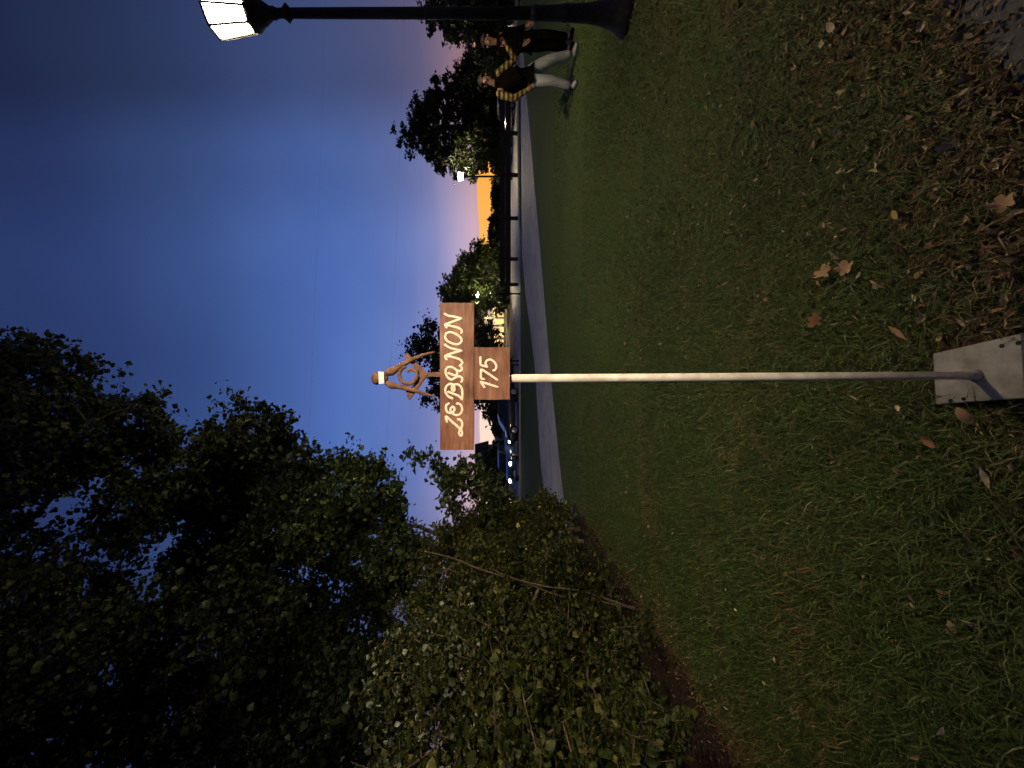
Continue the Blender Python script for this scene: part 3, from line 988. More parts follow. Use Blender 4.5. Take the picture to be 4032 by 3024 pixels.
for org, st in LET:
    glyph('letter', st, b1, org)
for st in ([[(1275, 1840), (1100, 1785), (935, 1735)], [(935, 1735), (970, 1785), (1010, 1845)]],
           [[(1270, 1695), (1100, 1575), (945, 1475)], [(945, 1475), (940, 1650), (1000, 1682)]],
           [[(928, 1235), (932, 1390)], [(932, 1390), (1065, 1430)], [(1062, 1428), (1035, 1350), (1075, 1292), (1150, 1285), (1225, 1345), (1255, 1420), (1232, 1488), (1198, 1502)]]):
    glyph('digit', st, b2, OB)
# emblem: compasses over a square with a G, on a stem
def E(X, Y, dy=0.0):
    return SP(1460 + X / 6.913, 1360 + Y / 6.913, dy)
def strap(bm, pts, widths, depth, dy, sub=5):
    pts = smooth_path([E(X, Y, dy) for X, Y in pts], sub)
    n = len(pts)
    ws = [np.interp(i / (n - 1) * (len(widths) - 1), range(len(widths)), widths) / 6.913 / 1201 / 2 for i in range(n)]
    add_tube(bm, pts, ws, 10, flat=(Vector((0, 1, 0)), 1.0), cap=True)
    return
def prism(bm, outline, dy, depth):
    f = [bm.verts.new(E(X, Y, dy)) for X, Y in outline]
    k = [bm.verts.new(E(X, Y, dy + depth)) for X, Y in outline]
    bm.faces.new(f); bm.faces.new(k[::-1])
    m = len(f)
    for i in range(m):
        bm.faces.new((f[i], k[i], k[(i + 1) % m], f[(i + 1) % m]))
emb = bpy.data.objects.new('emblem', None)
link(emb, sign)
bm = bmesh.new()
prism(bm, [(1600, 850), (1600, 745), (1940, 728), (1940, 862)], -.030, .012)
from_bm('stem', bm, M_bronze, emb)
bm = bmesh.new()     # the square: two arms at a right angle
prism(bm, [(1598, 800), (1110, 1478), (1050, 1448), (1002, 1225), (1110, 1180), (1200, 1120), (1395, 830), (1190, 520), (1010, 420), (975, 290), (1000, 240), (1060, 235)], -.028, .010)
bmesh.ops.bevel(bm, geom=bm.edges[:], offset=.0018, segments=2, affect='EDGES')
from_bm('square', bm, M_bronze, emb)
bm = bmesh.new()
strap(bm, [(500, 1010), (640, 1085), (820, 1120), (1050, 1170), (1300, 1240), (1560, 1320), (1800, 1388)], [130, 190, 130, 125, 105, 80, 46], .010, -.034)
from_bm('compass_leg', bm, M_bronze, emb, True)
bm = bmesh.new()
strap(bm, [(500, 740), (640, 715), (800, 625), (1000, 500), (1250, 375), (1520, 270), (1790, 205)], [170, 240, 165, 145, 112, 84, 44], .010, -.034)
from_bm('compass_leg', bm, M_bronze, emb, True)
bm = bmesh.new()
c = E(235, 905, -.032)
bmesh.ops.create_uvsphere(bm, u_segments=20, v_segments=12, radius=1.0, matrix=Matrix.Translation(c) @ Matrix.Diagonal((.0205, .016, .0165, 1)))
c2 = E(410, 885, -.032)
bmesh.ops.create_uvsphere(bm, u_segments=16, v_segments=10, radius=1.0, matrix=Matrix.Translation(c2) @ Matrix.Diagonal((.0175, .013, .017, 1)))
from_bm('compass_head', bm, M_bronze, emb, True)
bm = bmesh.new()
prism(bm, [(330, 722), (476, 732), (486, 1036), (345, 1048)], -.0505, .004)
tape = from_bm('tape_band', bm, M_tape, emb)
bm = bmesh.new()     # the letter G
cx_, cy_ = 1085, 815
arc = [(cx_ + 232 * math.cos(t_), cy_ + 232 * math.sin(t_)) for t_ in [math.radians(-105 - k * 18) for k in range(0, 17)]]
strap(bm, arc, [92, 98, 98, 100, 100, 100, 104], .008, -.036, 3)
strap(bm, [(1290, 720), (1180, 665), (1095, 690), (1085, 750)], [80, 90, 85, 60], .008, -.036, 4)
from_bm('letter', bm, M_bronze, emb, True)

# ------------------------------------------------------------------ fallen leaves
def leaf_variant(kind, rng):
    bm = bmesh.new()
    if kind == 'maple':
        rad = []
        for k in range(22):
            an = -PI + 2 * PI * k / 22
            lobe = abs(math.cos(2.5 * an)) ** .8
            rad.append((an, (.46 + .54 * lobe) * (1 - .25 * abs(an) / PI) * rng.uniform(.82, 1.12)))
    elif kind == 'oval':
        rad = [(-PI + 2 * PI * k / 12, 1 / math.hypot(math.cos(-PI + 2 * PI * k / 12), math.sin(-PI + 2 * PI * k / 12) / .48)) for k in range(12)]
    else:
        rad = [(-PI + 2 * PI * k / 10, 1 / math.hypot(math.cos(-PI + 2 * PI * k / 10), math.sin(-PI + 2 * PI * k / 10) / .22)) for k in range(10)]
    cu, cv = rng.uniform(.7, 2.2), rng.uniform(-.9, 1.2)
    tw = rng.uniform(-.4, .4)
    def lift(x, y):
        return cu * .5 * y * y + cv * .35 * x * x + tw * x * y
    c = bm.verts.new((0, 0, 0))
    inner, ring = [], []
    for an, r in rad:
        x, y = r * math.cos(an), r * math.sin(an)
        inner.append(bm.verts.new((x * .5, y * .5, lift(x * .5, y * .5) + rng.uniform(-.02, .02))))
        ring.append(bm.verts.new((x, y, lift(x, y) + rng.uniform(-.10, .10))))
    m = len(rad)
    for i in range(m):
        j = (i + 1) % m
        bm.faces.new((c, inner[i], inner[j]))
        bm.faces.new((inner[i], ring[i], ring[j], inner[j]))
    # stalk
    s0 = [bm.verts.new((-.9 + dx, dy, lift(-.9, 0) + .01)) for dx, dy in ((0, -.02), (0, .02))]
    s1 = [bm.verts.new((-1.5, dy, lift(-.9, 0) + .06)) for dy in (.015, -.015)]
    bm.faces.new(s0 + s1)
    me = bpy.data.meshes.new('fallen_leaf')
    bm.to_mesh(me); bm.free()
    me.polygons.foreach_set('use_smooth', np.ones(len(me.polygons), dtype=bool))
    return me
lr = random.Random(17)
LEAFM = {}
for kind in ('maple', 'oval', 'narrow'):
    for col in M_dry:
        for v in range(2):
            me = leaf_variant(kind, lr)
            me.materials.append(M_dry[col])
            LEAFM.setdefault((kind, col), []).append(me)
LG = 'dry leaves fallen on the lawn'
def put_leaf(kind, col, x, y, size, rz, tilt, lab, v=0, lift=.03, tx=None):
    o = bpy.data.objects.new('fallen_leaf', LEAFM[(kind, col)][v])
    o.location = (x, y, lift)
    o.rotation_euler = (tx if tx is not None else lr.uniform(-.5, .5), tilt, rz)
    o.scale = (size, size, size)
    COL.objects.link(o)
    tag(o, lab, 'leaf', LG)
    return o
for (px, py, kind, col, size, rz, lab, v) in (
        (3270, 1075, 'maple', 'tan', .044, 1.4, 'left half of the big tan maple leaf pair in the open grass', 0),
        (3360, 1060, 'maple', 'tan', .044, .2, 'nearer big tan maple leaf of the pair in the open grass', 1),
        (3240, 1260, 'maple', 'brown', .044, 1.2, 'curled brown maple leaf lying right of the pole, halfway to its foot', 0),
        (3480, 1120, 'narrow', 'tan', .042, .9, 'long tan leaf standing on edge right of the pole', 1),
        (3570, 1310, 'narrow', 'tan', .042, .7, 'narrow tan leaf near the top right corner of the metal foot', 0),
        (3480, 670, 'narrow', 'yellow', .032, 1.0, 'small bright yellow leaf in the leafy grass at right', 0),
        (3560, 845, 'oval', 'yellow', .022, .3, 'tiny greenish yellow leaf in the dark grass at right', 1),
        (3300, 110, 'oval', 'pale', .03, .3, 'pale rounded leaf near the right edge of the lawn', 0),
        (3840, 1640, 'oval', 'tan', .034, .4, 'curled tan leaf touching the left edge of the metal foot', 1),
        (3700, 1740, 'oval', 'brown', .032, 1.1, 'broad brown leaf left of the metal foot', 0),
        (4000, 800, 'maple', 'tan', .036, .5, 'large tan maple leaf at the bottom edge beside the asphalt', 0),
        (3225, 1755, 'narrow', 'yellow', .022, .5, 'tiny yellow leaf left of the pole in green grass', 0),
        (3920, 1880, 'narrow', 'pale', .038, .1, 'long pale curled leaf at the bottom edge left of the foot', 1)):
    g = ground(px, py)
    put_leaf(kind, col, g.x, g.y, size, rz, lr.uniform(-.5, .2), lab, v, .035)
made = 0
while made < 285:
    px = lr.uniform(2560, 4030); py = lr.uniform(0, 2950)
    # thick on the right and along the near edge, thin on the left and far off
    w_ = .12 + .8 * max(0, 1 - py / 1900) + .35 * max(0, (px - 3500) / 530)
    if py > 1700: w_ *= .5
    if px < 2750: w_ *= .35
    if lr.random() > w_: continue
    g = ground(px, py)
    if abs(g.x - .04) < .12 and abs(g.y - 1.255) < .15: continue
    if g.x < -2.3: continue
    kind = lr.choices(('maple', 'oval', 'narrow'), (.22, .33, .45))[0]
    col = lr.choices(('tan', 'brown', 'yellow', 'pale'), (.45, .35, .05, .15))[0]
    size = lr.uniform(.009, .025) * (1.15 if kind == 'narrow' else 1)
    nm = {'maple': 'lobed', 'oval': 'oval', 'narrow': 'narrow'}[kind]
    sd_ = (g.x - a.x) * nrm_.x + (g.y - a.y) * nrm_.y
    if sd_ > -.16: where = 'at the edge of the asphalt walk'
    elif math.hypot(g.x - .04, g.y - 1.26) < .45: where = 'beside the metal foot, ' + ('right of it' if g.x > .04 else 'left of it')
    elif g.x < -1.5: where = 'near the shrub row'
    elif g.x < 0: where = 'left of the white pole, ' + ('close to the viewer' if g.y < 2 else 'further out')
    elif g.x < .6: where = 'just right of the white pole, ' + ('close to the viewer' if g.y < 2 else 'further out')
    elif g.y < 1.7: where = 'between the foot and the asphalt walk'
    elif g.y < 2.4: where = 'on the lawn beyond the asphalt corner'
    else: where = 'on the lawn towards the lamp post'
    put_leaf(kind, col, g.x, g.y, size, lr.uniform(0, 6.3), lr.uniform(-1.0, 1.0), '%s %s %s leaf %s' % (
        'tiny' if size < .014 else 'small' if size < .020 else 'medium', {'tan': 'tan', 'brown': 'dark brown', 'yellow': 'yellow', 'pale': 'pale'}[col], nm, where), lr.randrange(2), lr.uniform(.008, .028))
    made += 1
def litter():
    rng = np.random.default_rng(77)
    pts = []
    n = 60000
    x = rng.uniform(-2.9, 4.6, n); y = rng.uniform(.9, 5.0, n)
    side = (x - a.x) * nrm_.x + (y - a.y) * nrm_.y
    worn = np.clip(x * .42 - y * .40 + .50 + .3 * np.sin(3 * x + 1.3 * y) + .2 * np.sin(7 * y - 2 * x), 0, 1)
    pr = .035 + .12 * np.clip((x + .4) * .6, 0, 1) + .34 * worn + .30 * np.exp(np.minimum(side, 0) * 5) + .10 * np.clip(2.0 - y, 0, 1) + .30 * np.exp(-np.abs(x + 2.35) * 5)
    keep = (rng.random(n) < pr) & (side < .06 + .10 * rng.random(n)) & (np.abs(x) < 1.1 * y + .2)
    keep &= ~((np.abs(x - .04) < .115) & (np.abs(y - 1.255) < .135))
    P = np.stack([x, y, rng.uniform(.008, .035, n)], axis=1)[keep]
    ob = mesh_obj('leaf_litter', leaf_mesh('leaf_litter', P, .021, rng, 0.0, jitter=.7, wide=.24), M_litter)
    tag(ob, 'crumbled brown leaf litter strewn over the near grass and asphalt edge', 'leaf litter', kind='stuff')
litter()

# ------------------------------------------------------------------ rail fence and posts across the road
FD = 26.9
fx0, fx1 = at(2030, 400, FD).x - 1.5, at(2030, 1120, FD).x
fen = thing('rail_fence', 'low dark timber fence of wide boards along the road at right', 'fence', ((fx0 + fx1) / 2, FD, 0))
posts_x = [at(2030, yy, FD).x for yy in (365, 525, 690, 860, 1020, 1120)]
for xx in posts_x:
    bm = box_bm(xx - fen.location.x, .0, .66, .22, .16, 1.36, bevel=.012)
    from_bm('post', bm, M_fence, fen)
xs = sorted(posts_x + [fx0])
for x0, x1 in zip(xs, xs[1:]):
    for zc in (.70, 1.10):
        bm = box_bm((x0 + x1) / 2 - fen.location.x, -.11, zc, abs(x1 - x0) - .012, .035, .36, bevel=.006)
        from_bm('board', bm, M_fence, fen)
for (yy, lab) in ((1157, 'thin dark post by the road in front of the grey house'),
                  (1421, 'right one of the two thin dark posts beside the white pole'),
                  (1437, 'left one of the two thin dark posts beside the white pole')):
    q = at(2050, yy, 24.6)
    t = thing('marker_post', lab, 'post', (q.x, 24.6, 0), 0, 'thin posts along the road')
    bm = bmesh.new(); add_lathe(bm, [(.055, 0), (.05, .1), (.05, 1.25), (.06, 1.27), (.06, 1.31), (.02, 1.36)], 10)
    from_bm('post', bm, M_fence, t, True)
    bm = bmesh.new(); add_lathe(bm, [(.09, 0), (.09, .03), (.055, .06)], 10)
    from_bm('foot', bm, M_fence, t, True)

# ------------------------------------------------------------------ houses
def house(name, label, loc, w, d, h, wins, lit, rotz=0.0, porch=True):
    t = thing(name, label, 'house', loc, rotz)
    bm = box_bm(0, d / 2, h / 2, w, d, h)
    wall = from_bm('wall', bm, M_siding, t)
    n = int(h / .22)
    for k in range(n):
        bm = box_bm(0, -.02, .11 + k * .22, w + .03, .025, .205)
        from_bm('siding_board', bm, M_siding, wall)
    bm = bmesh.new()
    o = .5
    v = [bm.verts.new(p) for p in ((-w / 2 - o, -o, h), (w / 2 + o, -o, h), (w / 2 + o, d + o, h), (-w / 2 - o, d + o, h), (-w / 2 - o, d / 2, h + d * .32), (w / 2 + o, d / 2, h + d * .32))]
    for f in ((0, 1, 5, 4), (2, 3, 4, 5), (0, 4, 3), (1, 2, 5), (3, 2, 1, 0)):
        bm.faces.new([v[i] for i in f])
    from_bm('roof', bm, M_roof, t)
    for (x, z0, z1, ww) in wins:
        win = bpy.data.objects.new('window', None)
        link(win, t)
        bm = bmesh.new()
        zc, hh = (z0 + z1) / 2, z1 - z0
        for (cx, cz, sx, sz) in ((x, z0 - .05, ww + .24, .10), (x, z1 + .05, ww + .24, .10), (x - ww / 2 - .06, zc, .12, hh), (x + ww / 2 + .06, zc, .12, hh), (x, zc, .05, hh)):
            add_box(bm, cx, -.055, cz, sx, .06, sz)
        from_bm('frame', bm, M_trim, win)
        from_bm('pane', box_bm(x, -.0345, zc, ww, .02, hh), M_window if lit else M_glass, win)
    if porch:
        from_bm('porch_floor', box_bm(0, -1.0, .16, w * .9, 1.9, .30), M_trim, t)
        for xx in (-w * .42, -w * .14, w * .14, w * .42):
            from_bm('porch_post', box_bm(xx, -1.8, .31 + (h - .55) / 2, .16, .16, h - .55), M_trim, t)
    return t
hp = at(2005, 1290, 46.0)
house('lit_house', 'house with warm lit windows and pale porch behind the black evergreen', (hp.x, 46.0, 0), 6.2, 6.0, 3.0,
      [(-2.1, .62, 1.75, 1.2), (-.55, .62, 1.75, 1.2), (1.0, .62, 1.75, 1.2), (2.3, .62, 1.75, .9)], True)
hp = at(2005, 1110, 50.0)
house('grey_house', 'dim grey house with dark windows behind the rounded tree', (hp.x + .8, 50.0, 0), 5.4, 6.0, 3.0,
      [(-1.9, .7, 1.8, .7), (-.6, .7, 1.8, .7), (.7, .7, 1.8, .7), (2.0, .7, 1.8, .7)], False, porch=False)
hp = at(2005, 1850, 52.0)
house('blue_grey_house', 'blue-grey house behind the parked cars at left', (hp.x, 52.0, 0), 5.0, 6.0, 2.6, [(-1.2, .8, 1.8, .9), (1.0, .8, 1.8, .9)], False, porch=False)

# ------------------------------------------------------------------ cars
def car_paint(name, c):
    m, nt = new_mat(name)
    p = principled(nt, .28, .5, .35)
    p.inputs['Coat Weight'].default_value = .8
    p.inputs['Coat Roughness'].default_value = .06
    n = noise(nt, 3, 3)
    cc = ramp_node(nt, n, [(.3, (*[k * .85 for k in c], 1)), (.7, (*c, 1))])
    nt.links.new(cc, p.inputs['Base Color'])
    finish(nt, p.outputs[0])
    return m
def make_car(name, label, loc, rotz, paint, lit=True):
    t = thing(name, label, 'car', loc, rotz, 'cars parked by the road')
    W = .88
    prof = [(-2.2, .32), (-2.24, .55), (-2.18, .82), (-1.75, .93), (-.9, .97), (.75, .95), (1.55, .86), (2.02, .74), (2.2, .58), (2.22, .36), (2.1, .24), (-2.05, .24)]
    def loft(pr, rows):
        bm = bmesh.new()
        rings = []
        for (yy, sx, sz, zref) in rows:
            rings.append([bm.verts.new((x * sx, yy, zref + (z - zref) * sz)) for x, z in pr])
        m = len(pr)
        for r0, r1 in zip(rings, rings[1:]):
            for i in range(m):
                bm.faces.new((r0[i], r0[(i + 1) % m], r1[(i + 1) % m], r1[i]))
        bm.faces.new(rings[0][::-1]); bm.faces.new(rings[-1])
        return bm
    bm = loft(prof, [(-W, .93, .84, .5), (-W * .93, .98, .96, .5), (-W * .5, 1.0, 1.0, .5), (0, 1.01, 1.01, .5), (W * .5, 1.0, 1.0, .5), (W * .93, .98, .96, .5), (W, .93, .84, .5)])
    from_bm('body', bm, paint, t, True)
    cab = [(-1.55, .93), (-1.05, 1.34), (-.55, 1.44), (.15, 1.43), (.5, 1.33), (1.15, .93)]
    bm = loft(cab, [(-W * .92, 1, 1, .93), (-W * .80, .95, 1.0, .93), (0, .97, 1.03, .93), (W * .80, .95, 1.0, .93), (W * .92, 1, 1, .93)])
    # glass house tapers to the roof
    for v in bm.verts:
        f = (v.co.z - .93) / .5
        v.co.y *= (1 - .20 * max(0, f))
    from_bm('cabin', bm, paint, t)
    for sgn in (-1, 1):
        for (xa, xb, xc, xd) in ((-1.25, -.25, -.28, -.92), (-.16, .92, .38, -.16)):
            bm = bmesh.new()
            yb, yt = W * .925, W * .785
            quad = [(xa, sgn * yb, .97), (xb, sgn * yb, .97), (xc, sgn * yt, 1.345), (xd, sgn * yt, 1.345)]
            v = [bm.verts.new(p) for p in quad] + [bm.verts.new((x, y - sgn * .03, z)) for x, y, z in quad]
            for f in ((0, 1, 2, 3), (7, 6, 5, 4), (0, 4, 5, 1), (1, 5, 6, 2), (2, 6, 7, 3), (3, 7, 4, 0)):
                bm.faces.new([v[i] for i in f])
            from_bm('side_window', bm, M_glass, t)
    for (x0, z0, x1, z1, nm) in ((1.14, .96, .54, 1.34, 'windscreen'), (-1.54, .96, -1.08, 1.34, 'rear_window')):
        bm = bmesh.new()
        dx = .02 if x0 > 0 else -.02
        quad = [(x0 + dx, -.70, z0), (x0 + dx, .70, z0), (x1 + dx, .60, z1), (x1 + dx, -.60, z1)]
        v = [bm.verts.new(p) for p in quad] + [bm.verts.new((x - dx, y, z - .02)) for x, y, z in quad]
        for f in ((0, 1, 2, 3), (7, 6, 5, 4), (0, 4, 5, 1), (1, 5, 6, 2), (2, 6, 7, 3), (3, 7, 4, 0)):
            bm.faces.new([v[i] for i in f])
        from_bm(nm, bm, M_glass, t)
    for x in (-1.35, 1.38):
        for sgn in (-1, 1):
            wh = bpy.data.objects.new('wheel', None); link(wh, t)
            wh.location = (x, sgn * (W - .09), .31); wh.rotation_euler = (PI / 2, 0, 0)
            bm = bmesh.new(); add_lathe(bm, [(.20, -.10), (.30, -.10), (.315, -.06), (.315, .06), (.30, .10), (.20, .10)], 20)
            from_bm('tyre', bm, M_rubber, wh, True)
            bm = bmesh.new(); add_lathe(bm, [(.195, -.105), (.06, -.115), (.03, -.12), (.03, .12), (.06, .115), (.195, .105)], 14)
            from_bm('rim', bm, M_rim, wh)
    for sgn in (-1, 1):
        bm = bmesh.new()
        bmesh.ops.create_uvsphere(bm, u_segments=12, v_segments=8, radius=1, matrix=Matrix.Translation((2.10, sgn * .62, .64)) @ Matrix.Diagonal((.11, .15, .08, 1)))
        from_bm('headlight', bm, M_head if lit else M_glass, t, True)
        from_bm('tail_light', box_bm(-2.20, sgn * .66, .72, .06, .26, .12, bevel=.02), M_red, t)
        from_bm('mirror', box_bm(.78, sgn * .92, .98, .10, .16, .12, bevel=.03), paint, t)
    from_bm('grille', box_bm(2.205, 0, .50, .04, .8, .14, bevel=.01), M_rubber, t)
    from_bm('number_plate', box_bm(2.232, 0, .37, .02, .40, .10), M_trim, t)
    return t
P_dark = car_paint('dark_car_paint', (.05, .052, .06))
P_blue = car_paint('blue_car_paint', (.07, .12, .22))
P_black = car_paint('black_car_paint', (.015, .016, .02))
P_pale = car_paint('pale_car_paint', (.42, .46, .50))
q = at(2040, 1630, 25.8); make_car('parked_car', 'dark grey car with one lit headlight, nose to the left, behind the number board', (q.x - .1, 27.2, 0), PI + .35, P_dark, True)
q = at(2040, 1805, 26.2); make_car('parked_car', 'blue car with a lit headlight, left of the dark grey car', (q.x, 26.6, 0), -1.85, P_blue, True)
q = at(2040, 2020, 26.5); make_car('parked_car', 'black car with headlights on, seen through the shrub leaves', (q.x, 27.2, 0), -1.3, P_black, True)
q = at(2010, 420, 31.5); make_car('parked_car', 'pale blue-grey car beyond the fence, left of the people', (q.x + .6, 31.6, 0), .15, P_pale, False)

# ------------------------------------------------------------------ power lines
for (p0, p1, lab) in (((1295, 0), (1163, 1860), 'upper thin power line crossing the sky'), ((1610, 0), (1470, 1860), 'lower thin power line crossing the sky')):
    A_, B_ = at(p0[0], p0[1] - 900, 42), at(p1[0], p1[1] + 900, 30)
    pts = []
    for i in range(25):
        t_ = i / 24
        p = A_.lerp(B_, t_)
        p.z -= .5 * math.sin(PI * t_) * 1.0
        pts.append(p)
    bm = bmesh.new(); add_tube(bm, pts, .0032, 4)
    tag(from_bm('power_line', bm, M_rubber), lab, 'power line', 'power lines over the trees')

# ------------------------------------------------------------------ people
def plaid(name):
    m, nt = new_mat(name)
    p = principled(nt, .9, .15)
    t = nt.nodes.new('ShaderNodeTexCoord')
    sp = nt.nodes.new('ShaderNodeSeparateXYZ')
    nt.links.new(t.outputs['Object'], sp.inputs[0])
    def stripes(sock, per, off=0.0):
        f = math_node(nt, 'FRACT', math_node(nt, 'MULTIPLY', math_node(nt, 'ADD', sock, off), 1 / per))
        return math_node(nt, 'GREATER_THAN', f, .52)
    a1 = stripes(sp.outputs[2], .088)
    a2 = stripes(math_node(nt, 'ADD', sp.outputs[0], sp.outputs[1]), .088, .03)
    s_ = math_node(nt, 'ADD', math_node(nt, 'MULTIPLY', a1, .62), math_node(nt, 'MULTIPLY', a2, .38))
    c = ramp_node(nt, s_, [(0, (.02, .016, .012, 1)), (.38, (.04, .03, .012, 1)), (.62, (.17, .125, .045, 1)), (1, (.28, .215, .085, 1))])
    nt.links.new(c, p.inputs['Base Color'])
    finish(nt, p.outputs[0])
    return m
M_skin = surf('skin', (.17, .092, .066), (.23, .128, .095), 18, .55, .35)
M_hair = surf('dark_hair', (.012, .009, .007), (.03, .022, .016), 40, .6, .4, bmp=.6, bdist=.01, stretch=(1, 1, .3))
M_plaid = plaid('plaid_flannel')
M_vest = surf('dark_vest_cloth', (.0025, .002, .002), (.006, .005, .0045), 25, 1.0, .0)
M_trouser = surf('pale_trouser_cloth', (.23, .25, .28), (.34, .36, .39), 9, .9, .15, bmp=.5, bdist=.03, stretch=(1, 1, .4))
M_shoe = surf('pale_shoe', (.26, .26, .28), (.38, .38, .40), 20, .7, .3)
M_black = surf('black_suit_cloth', (.002, .002, .002), (.0045, .004, .004), 25, 1.0, .0)
M_eye = surf('eye_dark', (.01, .008, .008), (.02, .015, .015), 50, .3, .5)
def skin_grow(name, pts, edges, mat, parent, sub=2, extra=None):
    me = bpy.data.meshes.new(name)
    me.from_pydata([p[0] for p in pts], edges, [])
    o = bpy.data.objects.new(name, me)
    COL.objects.link(o)
    md = o.modifiers.new('skin', 'SKIN')
    md.use_smooth_shade = True
    layer = me.skin_vertices[0].data if len(me.skin_vertices) else None
    if layer is None:
        return None
    for i, p in enumerate(pts):
        r = p[1] if isinstance(p[1], tuple) else (p[1], p[1])
        layer[i].radius = r
    layer[0].use_root = True
    sb = o.modifiers.new('sub', 'SUBSURF'); sb.levels = sub; sb.render_levels = sub
    dg = bpy.context.evaluated_depsgraph_get()
    ev = o.evaluated_get(dg)
    nm = bpy.data.meshes.new_from_object(ev)
    bpy.data.objects.remove(o)
    bpy.data.meshes.remove(me)
    nm.name = name
    nm.materials.clear()
    if extra:
        bm = bmesh.new(); bm.from_mesh(nm)
        for e in extra:
            bm.from_mesh(e)
        bm.to_mesh(nm); bm.free()
    return mesh_obj(name, nm, mat, parent, True)
def hand_mesh(wrist, direction, palm_n):
    """small hand: palm plus four fingers and a thumb, slightly curled"""
    d = Vector(direction).normalized(); n = Vector(palm_n).normalized(); s = d.cross(n).normalized()
    bm = bmesh.new()
    w = Vector(wrist)
    add_tube(bm, [w - d * .02, w + d * .03, w + d * .085], [.026, .036, .034], 8, flat=(n, .5))
    for k, (off, ln) in enumerate(((-.026, .060), (-.009, .072), (.009, .068), (.025, .052))):
        b = w + d * .078 + s * off
        add_tube(bm, [b, b + d * ln * .5 + n * .006, b + d * ln * .85 + n * .022, b + d * ln * .98 + n * .034], [.0095, .009, .008, .006], 6)
    b = w + d * .025 - s * .03
    add_tube(bm, [b, b - s * .026 + d * .02 + n * .01, b - s * .034 + d * .048 + n * .018], [.012, .010, .007], 6)
    me = bpy.data.meshes.new('hand'); bm.to_mesh(me); bm.free()
    return me
def person(label, loc, J, outfit, face, group, hair_len=0.0):
    t = thing('person', label, 'person', loc, 0, group)
    V = {k: Vector(v) for k, v in J.items()}
    fd = Vector(face).normalized()
    hd = V['head']
    side = fd.cross(Vector((0, 0, 1))).normalized()
    # ---- body: one continuous skin surface
    names = ['pelvis', 'waist', 'chest', 'neck', 'jaw', 'head', 'crown', 'shR', 'elR', 'wrR', 'shL', 'elL', 'wrL', 'hipR', 'knR', 'anR', 'toR', 'hipL', 'knL', 'anL', 'toL', 'nose']
    pos = dict(V)
    pos['jaw'] = hd + Vector((0, 0, -.085)) + fd * .022
    pos['crown'] = hd + Vector((0, 0, .075)) - fd * .012
    pos['nose'] = hd + fd * .108 + Vector((0, 0, -.022))
    rad = dict(pelvis=.115, waist=.105, chest=.105, neck=.052, jaw=.066, head=.088, crown=.070, shR=.044, elR=.036, wrR=.026, shL=.044, elL=.036, wrL=.026,
               hipR=.080, knR=.054, anR=.036, toR=.030, hipL=.080, knL=.054, anL=.036, toL=.030, nose=.013)
    E_ = [('pelvis', 'waist'), ('waist', 'chest'), ('chest', 'neck'), ('neck', 'jaw'), ('jaw', 'head'), ('head', 'crown'), ('head', 'nose'), ('chest', 'shR'), ('shR', 'elR'), ('elR', 'wrR'),
          ('chest', 'shL'), ('shL', 'elL'), ('elL', 'wrL'), ('pelvis', 'hipR'), ('hipR', 'knR'), ('knR', 'anR'), ('anR', 'toR'), ('pelvis', 'hipL'), ('hipL', 'knL'), ('knL', 'anL'), ('anL', 'toL')]
    ix = {n: i for i, n in enumerate(names)}
    hands = []
    for sd in ('R', 'L'):
        dd = (V['wr' + sd] - V['el' + sd])
        hands.append(hand_mesh(V['wr' + sd], dd, fd if abs(dd.normalized().dot(fd)) < .9 else Vector((0, 0, -1))))
    # ears
    bm = bmesh.new()
    for sg in (-1, 1):
        bmesh.ops.create_uvsphere(bm, u_segments=8, v_segments=6, radius=1, matrix=Matrix.Translation(hd + side * sg * .088 + Vector((0, 0, -.01))) @ Matrix.Diagonal((.014, .022, .032, 1)))
    em = bpy.data.meshes.new('ears'); bm.to_mesh(em); bm.free()
    skin_grow('body', [(tuple(pos[n]), rad[n]) for n in names], [(ix[p], ix[q_]) for p, q_ in E_], M_skin, t, 2, hands + [em])
    for sg in (-1, 1):
        bm = bmesh.new()
        bmesh.ops.create_uvsphere(bm, u_segments=8, v_segments=6, radius=.012, matrix=Matrix.Translation(hd + fd * .084 + side * sg * .034 + Vector((0, 0, .008))))
        from_bm('eye', bm, M_eye, t, True)
    bm = bmesh.new()
    add_tube(bm, [hd + fd * .080 + side * k + Vector((0, 0, -.068)) for k in (-.024, 0, .024)], [.004, .007, .004], 6)
    from_bm('mouth', bm, M_eye, t, True)
    # ---- hair
    bm = bmesh.new()
    bmesh.ops.create_icosphere(bm, subdivisions=3, radius=1, matrix=Matrix.Translation(hd + Vector((0, 0, .03)) - fd * .022) @ Matrix.Diagonal((.112, .118, .118, 1)))
    kill = [v for v in bm.verts if (v.co - hd).dot(fd) > .030 and v.co.z < hd.z + .055]
    bmesh.ops.delete(bm, geom=kill, context='VERTS')
    kill = [v for v in bm.verts if v.co.z < hd.z - .05 - hair_len]
    bmesh.ops.delete(bm, geom=kill, context='VERTS')
    for v in bm.verts:
        v.co += Vector((random.uniform(-1, 1), random.uniform(-1, 1), random.uniform(-1, 1))) * .005
    from_bm('hair', bm, M_hair, t, True)
    # ---- clothes
    up, sl, tr, sh = outfit
    P = [(V['pelvis'] + Vector((0, 0, .03)), (.185, .135)), (V['waist'], (.175, .135)), (V['chest'], (.195, .145)), (V['chest'].lerp(V['neck'], .66), (.130, .105)),
         (V['chest'].lerp(V['shR'], .80), .108), (V['chest'].lerp(V['shL'], .80), .108), (V['pelvis'] + Vector((0, 0, -.12)), (.190, .140)), (V['neck'] + Vector((0, 0, -.015)), (.074, .074))]
    skin_grow('jacket', [(tuple(p), r) for p, r in P], [(0, 1), (1, 2), (2, 3), (2, 4), (2, 5), (0, 6), (3, 7)], up, t, 2)
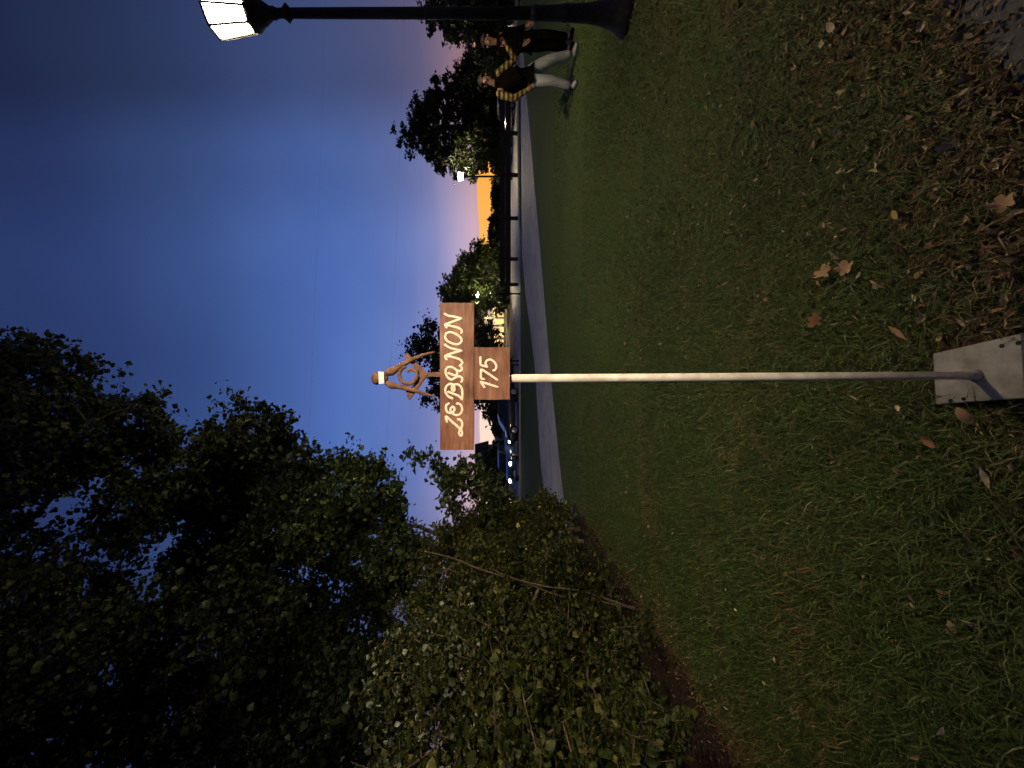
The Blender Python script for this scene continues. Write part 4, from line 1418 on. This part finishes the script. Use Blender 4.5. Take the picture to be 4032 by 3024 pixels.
    for sd in ('R', 'L'):
        a_, b_, c_ = V['sh' + sd], V['el' + sd], V['wr' + sd]
        P = [(V['chest'].lerp(a_, .78), .096), (a_, .094), (a_.lerp(b_, .5), .076), (b_, .066), (b_.lerp(c_, .5), .056), (b_.lerp(c_, .93), .046)]
        skin_grow('sleeve', [(tuple(p), r) for p, r in P], [(0, 1), (1, 2), (2, 3), (3, 4), (4, 5)], sl, t, 2)
    P = [(V['pelvis'], (.165, .13)), (V['hipR'], .125), (V['hipR'].lerp(V['knR'], .5), .125), (V['knR'], .110), (V['knR'].lerp(V['anR'], .5), .092), (V['knR'].lerp(V['anR'], .97), .086),
         (V['hipL'], .118), (V['hipL'].lerp(V['knL'], .5), .108), (V['knL'], .092), (V['knL'].lerp(V['anL'], .5), .080), (V['knL'].lerp(V['anL'], .97), .078), (V['waist'].lerp(V['pelvis'], .6), (.16, .12))]
    skin_grow('trousers', [(tuple(p), r) for p, r in P], [(0, 1), (1, 2), (2, 3), (3, 4), (4, 5), (0, 6), (6, 7), (7, 8), (8, 9), (9, 10), (0, 11)], tr, t, 2)
    for sd in ('R', 'L'):
        an, to = V['an' + sd], V['to' + sd]
        dr = (to - an); dr.z = 0; dr.normalize()
        hl = Vector((an.x, an.y, .05)) - dr * .05
        P = [(hl, .052), (Vector((an.x, an.y, .055)) + dr * .05, .055), (Vector((an.x, an.y, .046)) + dr * .13, (.056, .043)), (Vector((an.x, an.y, .040)) + dr * .20, (.044, .034))]
        skin_grow('shoe', [(tuple(p), r) for p, r in P], [(0, 1), (1, 2), (2, 3)], sh, t, 2)
    return t
pa = ground(2272, 290)
JA = dict(pelvis=(-.05, 0, .98), waist=(-.10, 0, 1.12), chest=(-.20, 0, 1.42), neck=(-.19, 0, 1.64), head=(-.15, -.02, 1.80),
          shR=(-.01, -.02, 1.53), elR=(.24, -.06, 1.20), wrR=(.33, -.26, 1.40), shL=(-.39, .02, 1.52), elL=(-.47, .02, 1.22), wrL=(-.40, -.12, .98),
          hipR=(.05, 0, .92), knR=(.24, -.03, .52), anR=(.40, .02, .10), toR=(.44, -.12, .045), hipL=(-.14, 0, .92), knL=(-.16, -.04, .52), anL=(-.19, .06, .10), toL=(-.24, -.09, .045))
person('person in plaid shirt, dark vest and pale trousers standing on the lawn', (pa.x, pa.y, 0), JA, (M_vest, M_plaid, M_trouser, M_shoe), (-.55, -.80, -.10), 'people on the lawn', .0)
pb = ground(2258, 165)
JB = dict(pelvis=(0, 0, .97), waist=(0, 0, 1.10), chest=(0, 0, 1.38), neck=(.0, 0, 1.60), head=(.0, -.02, 1.76),
          shR=(.19, 0, 1.49), elR=(.25, .03, 1.19), wrR=(.22, -.12, .96), shL=(-.19, 0, 1.49), elL=(-.24, .0, 1.20), wrL=(-.20, -.16, 1.02),
          hipR=(.09, 0, .92), knR=(.10, -.03, .51), anR=(.11, .03, .10), toR=(.13, -.12, .045), hipL=(-.09, 0, .92), knL=(-.10, -.03, .51), anL=(-.11, .03, .10), toL=(-.15, -.12, .045))
person('person dressed all in black standing between the lamp post and the plaid shirt', (pb.x, pb.y, 0), JB, (M_black, M_black, M_black, M_black), (-.75, -.66, -.05), 'people on the lawn', .0)
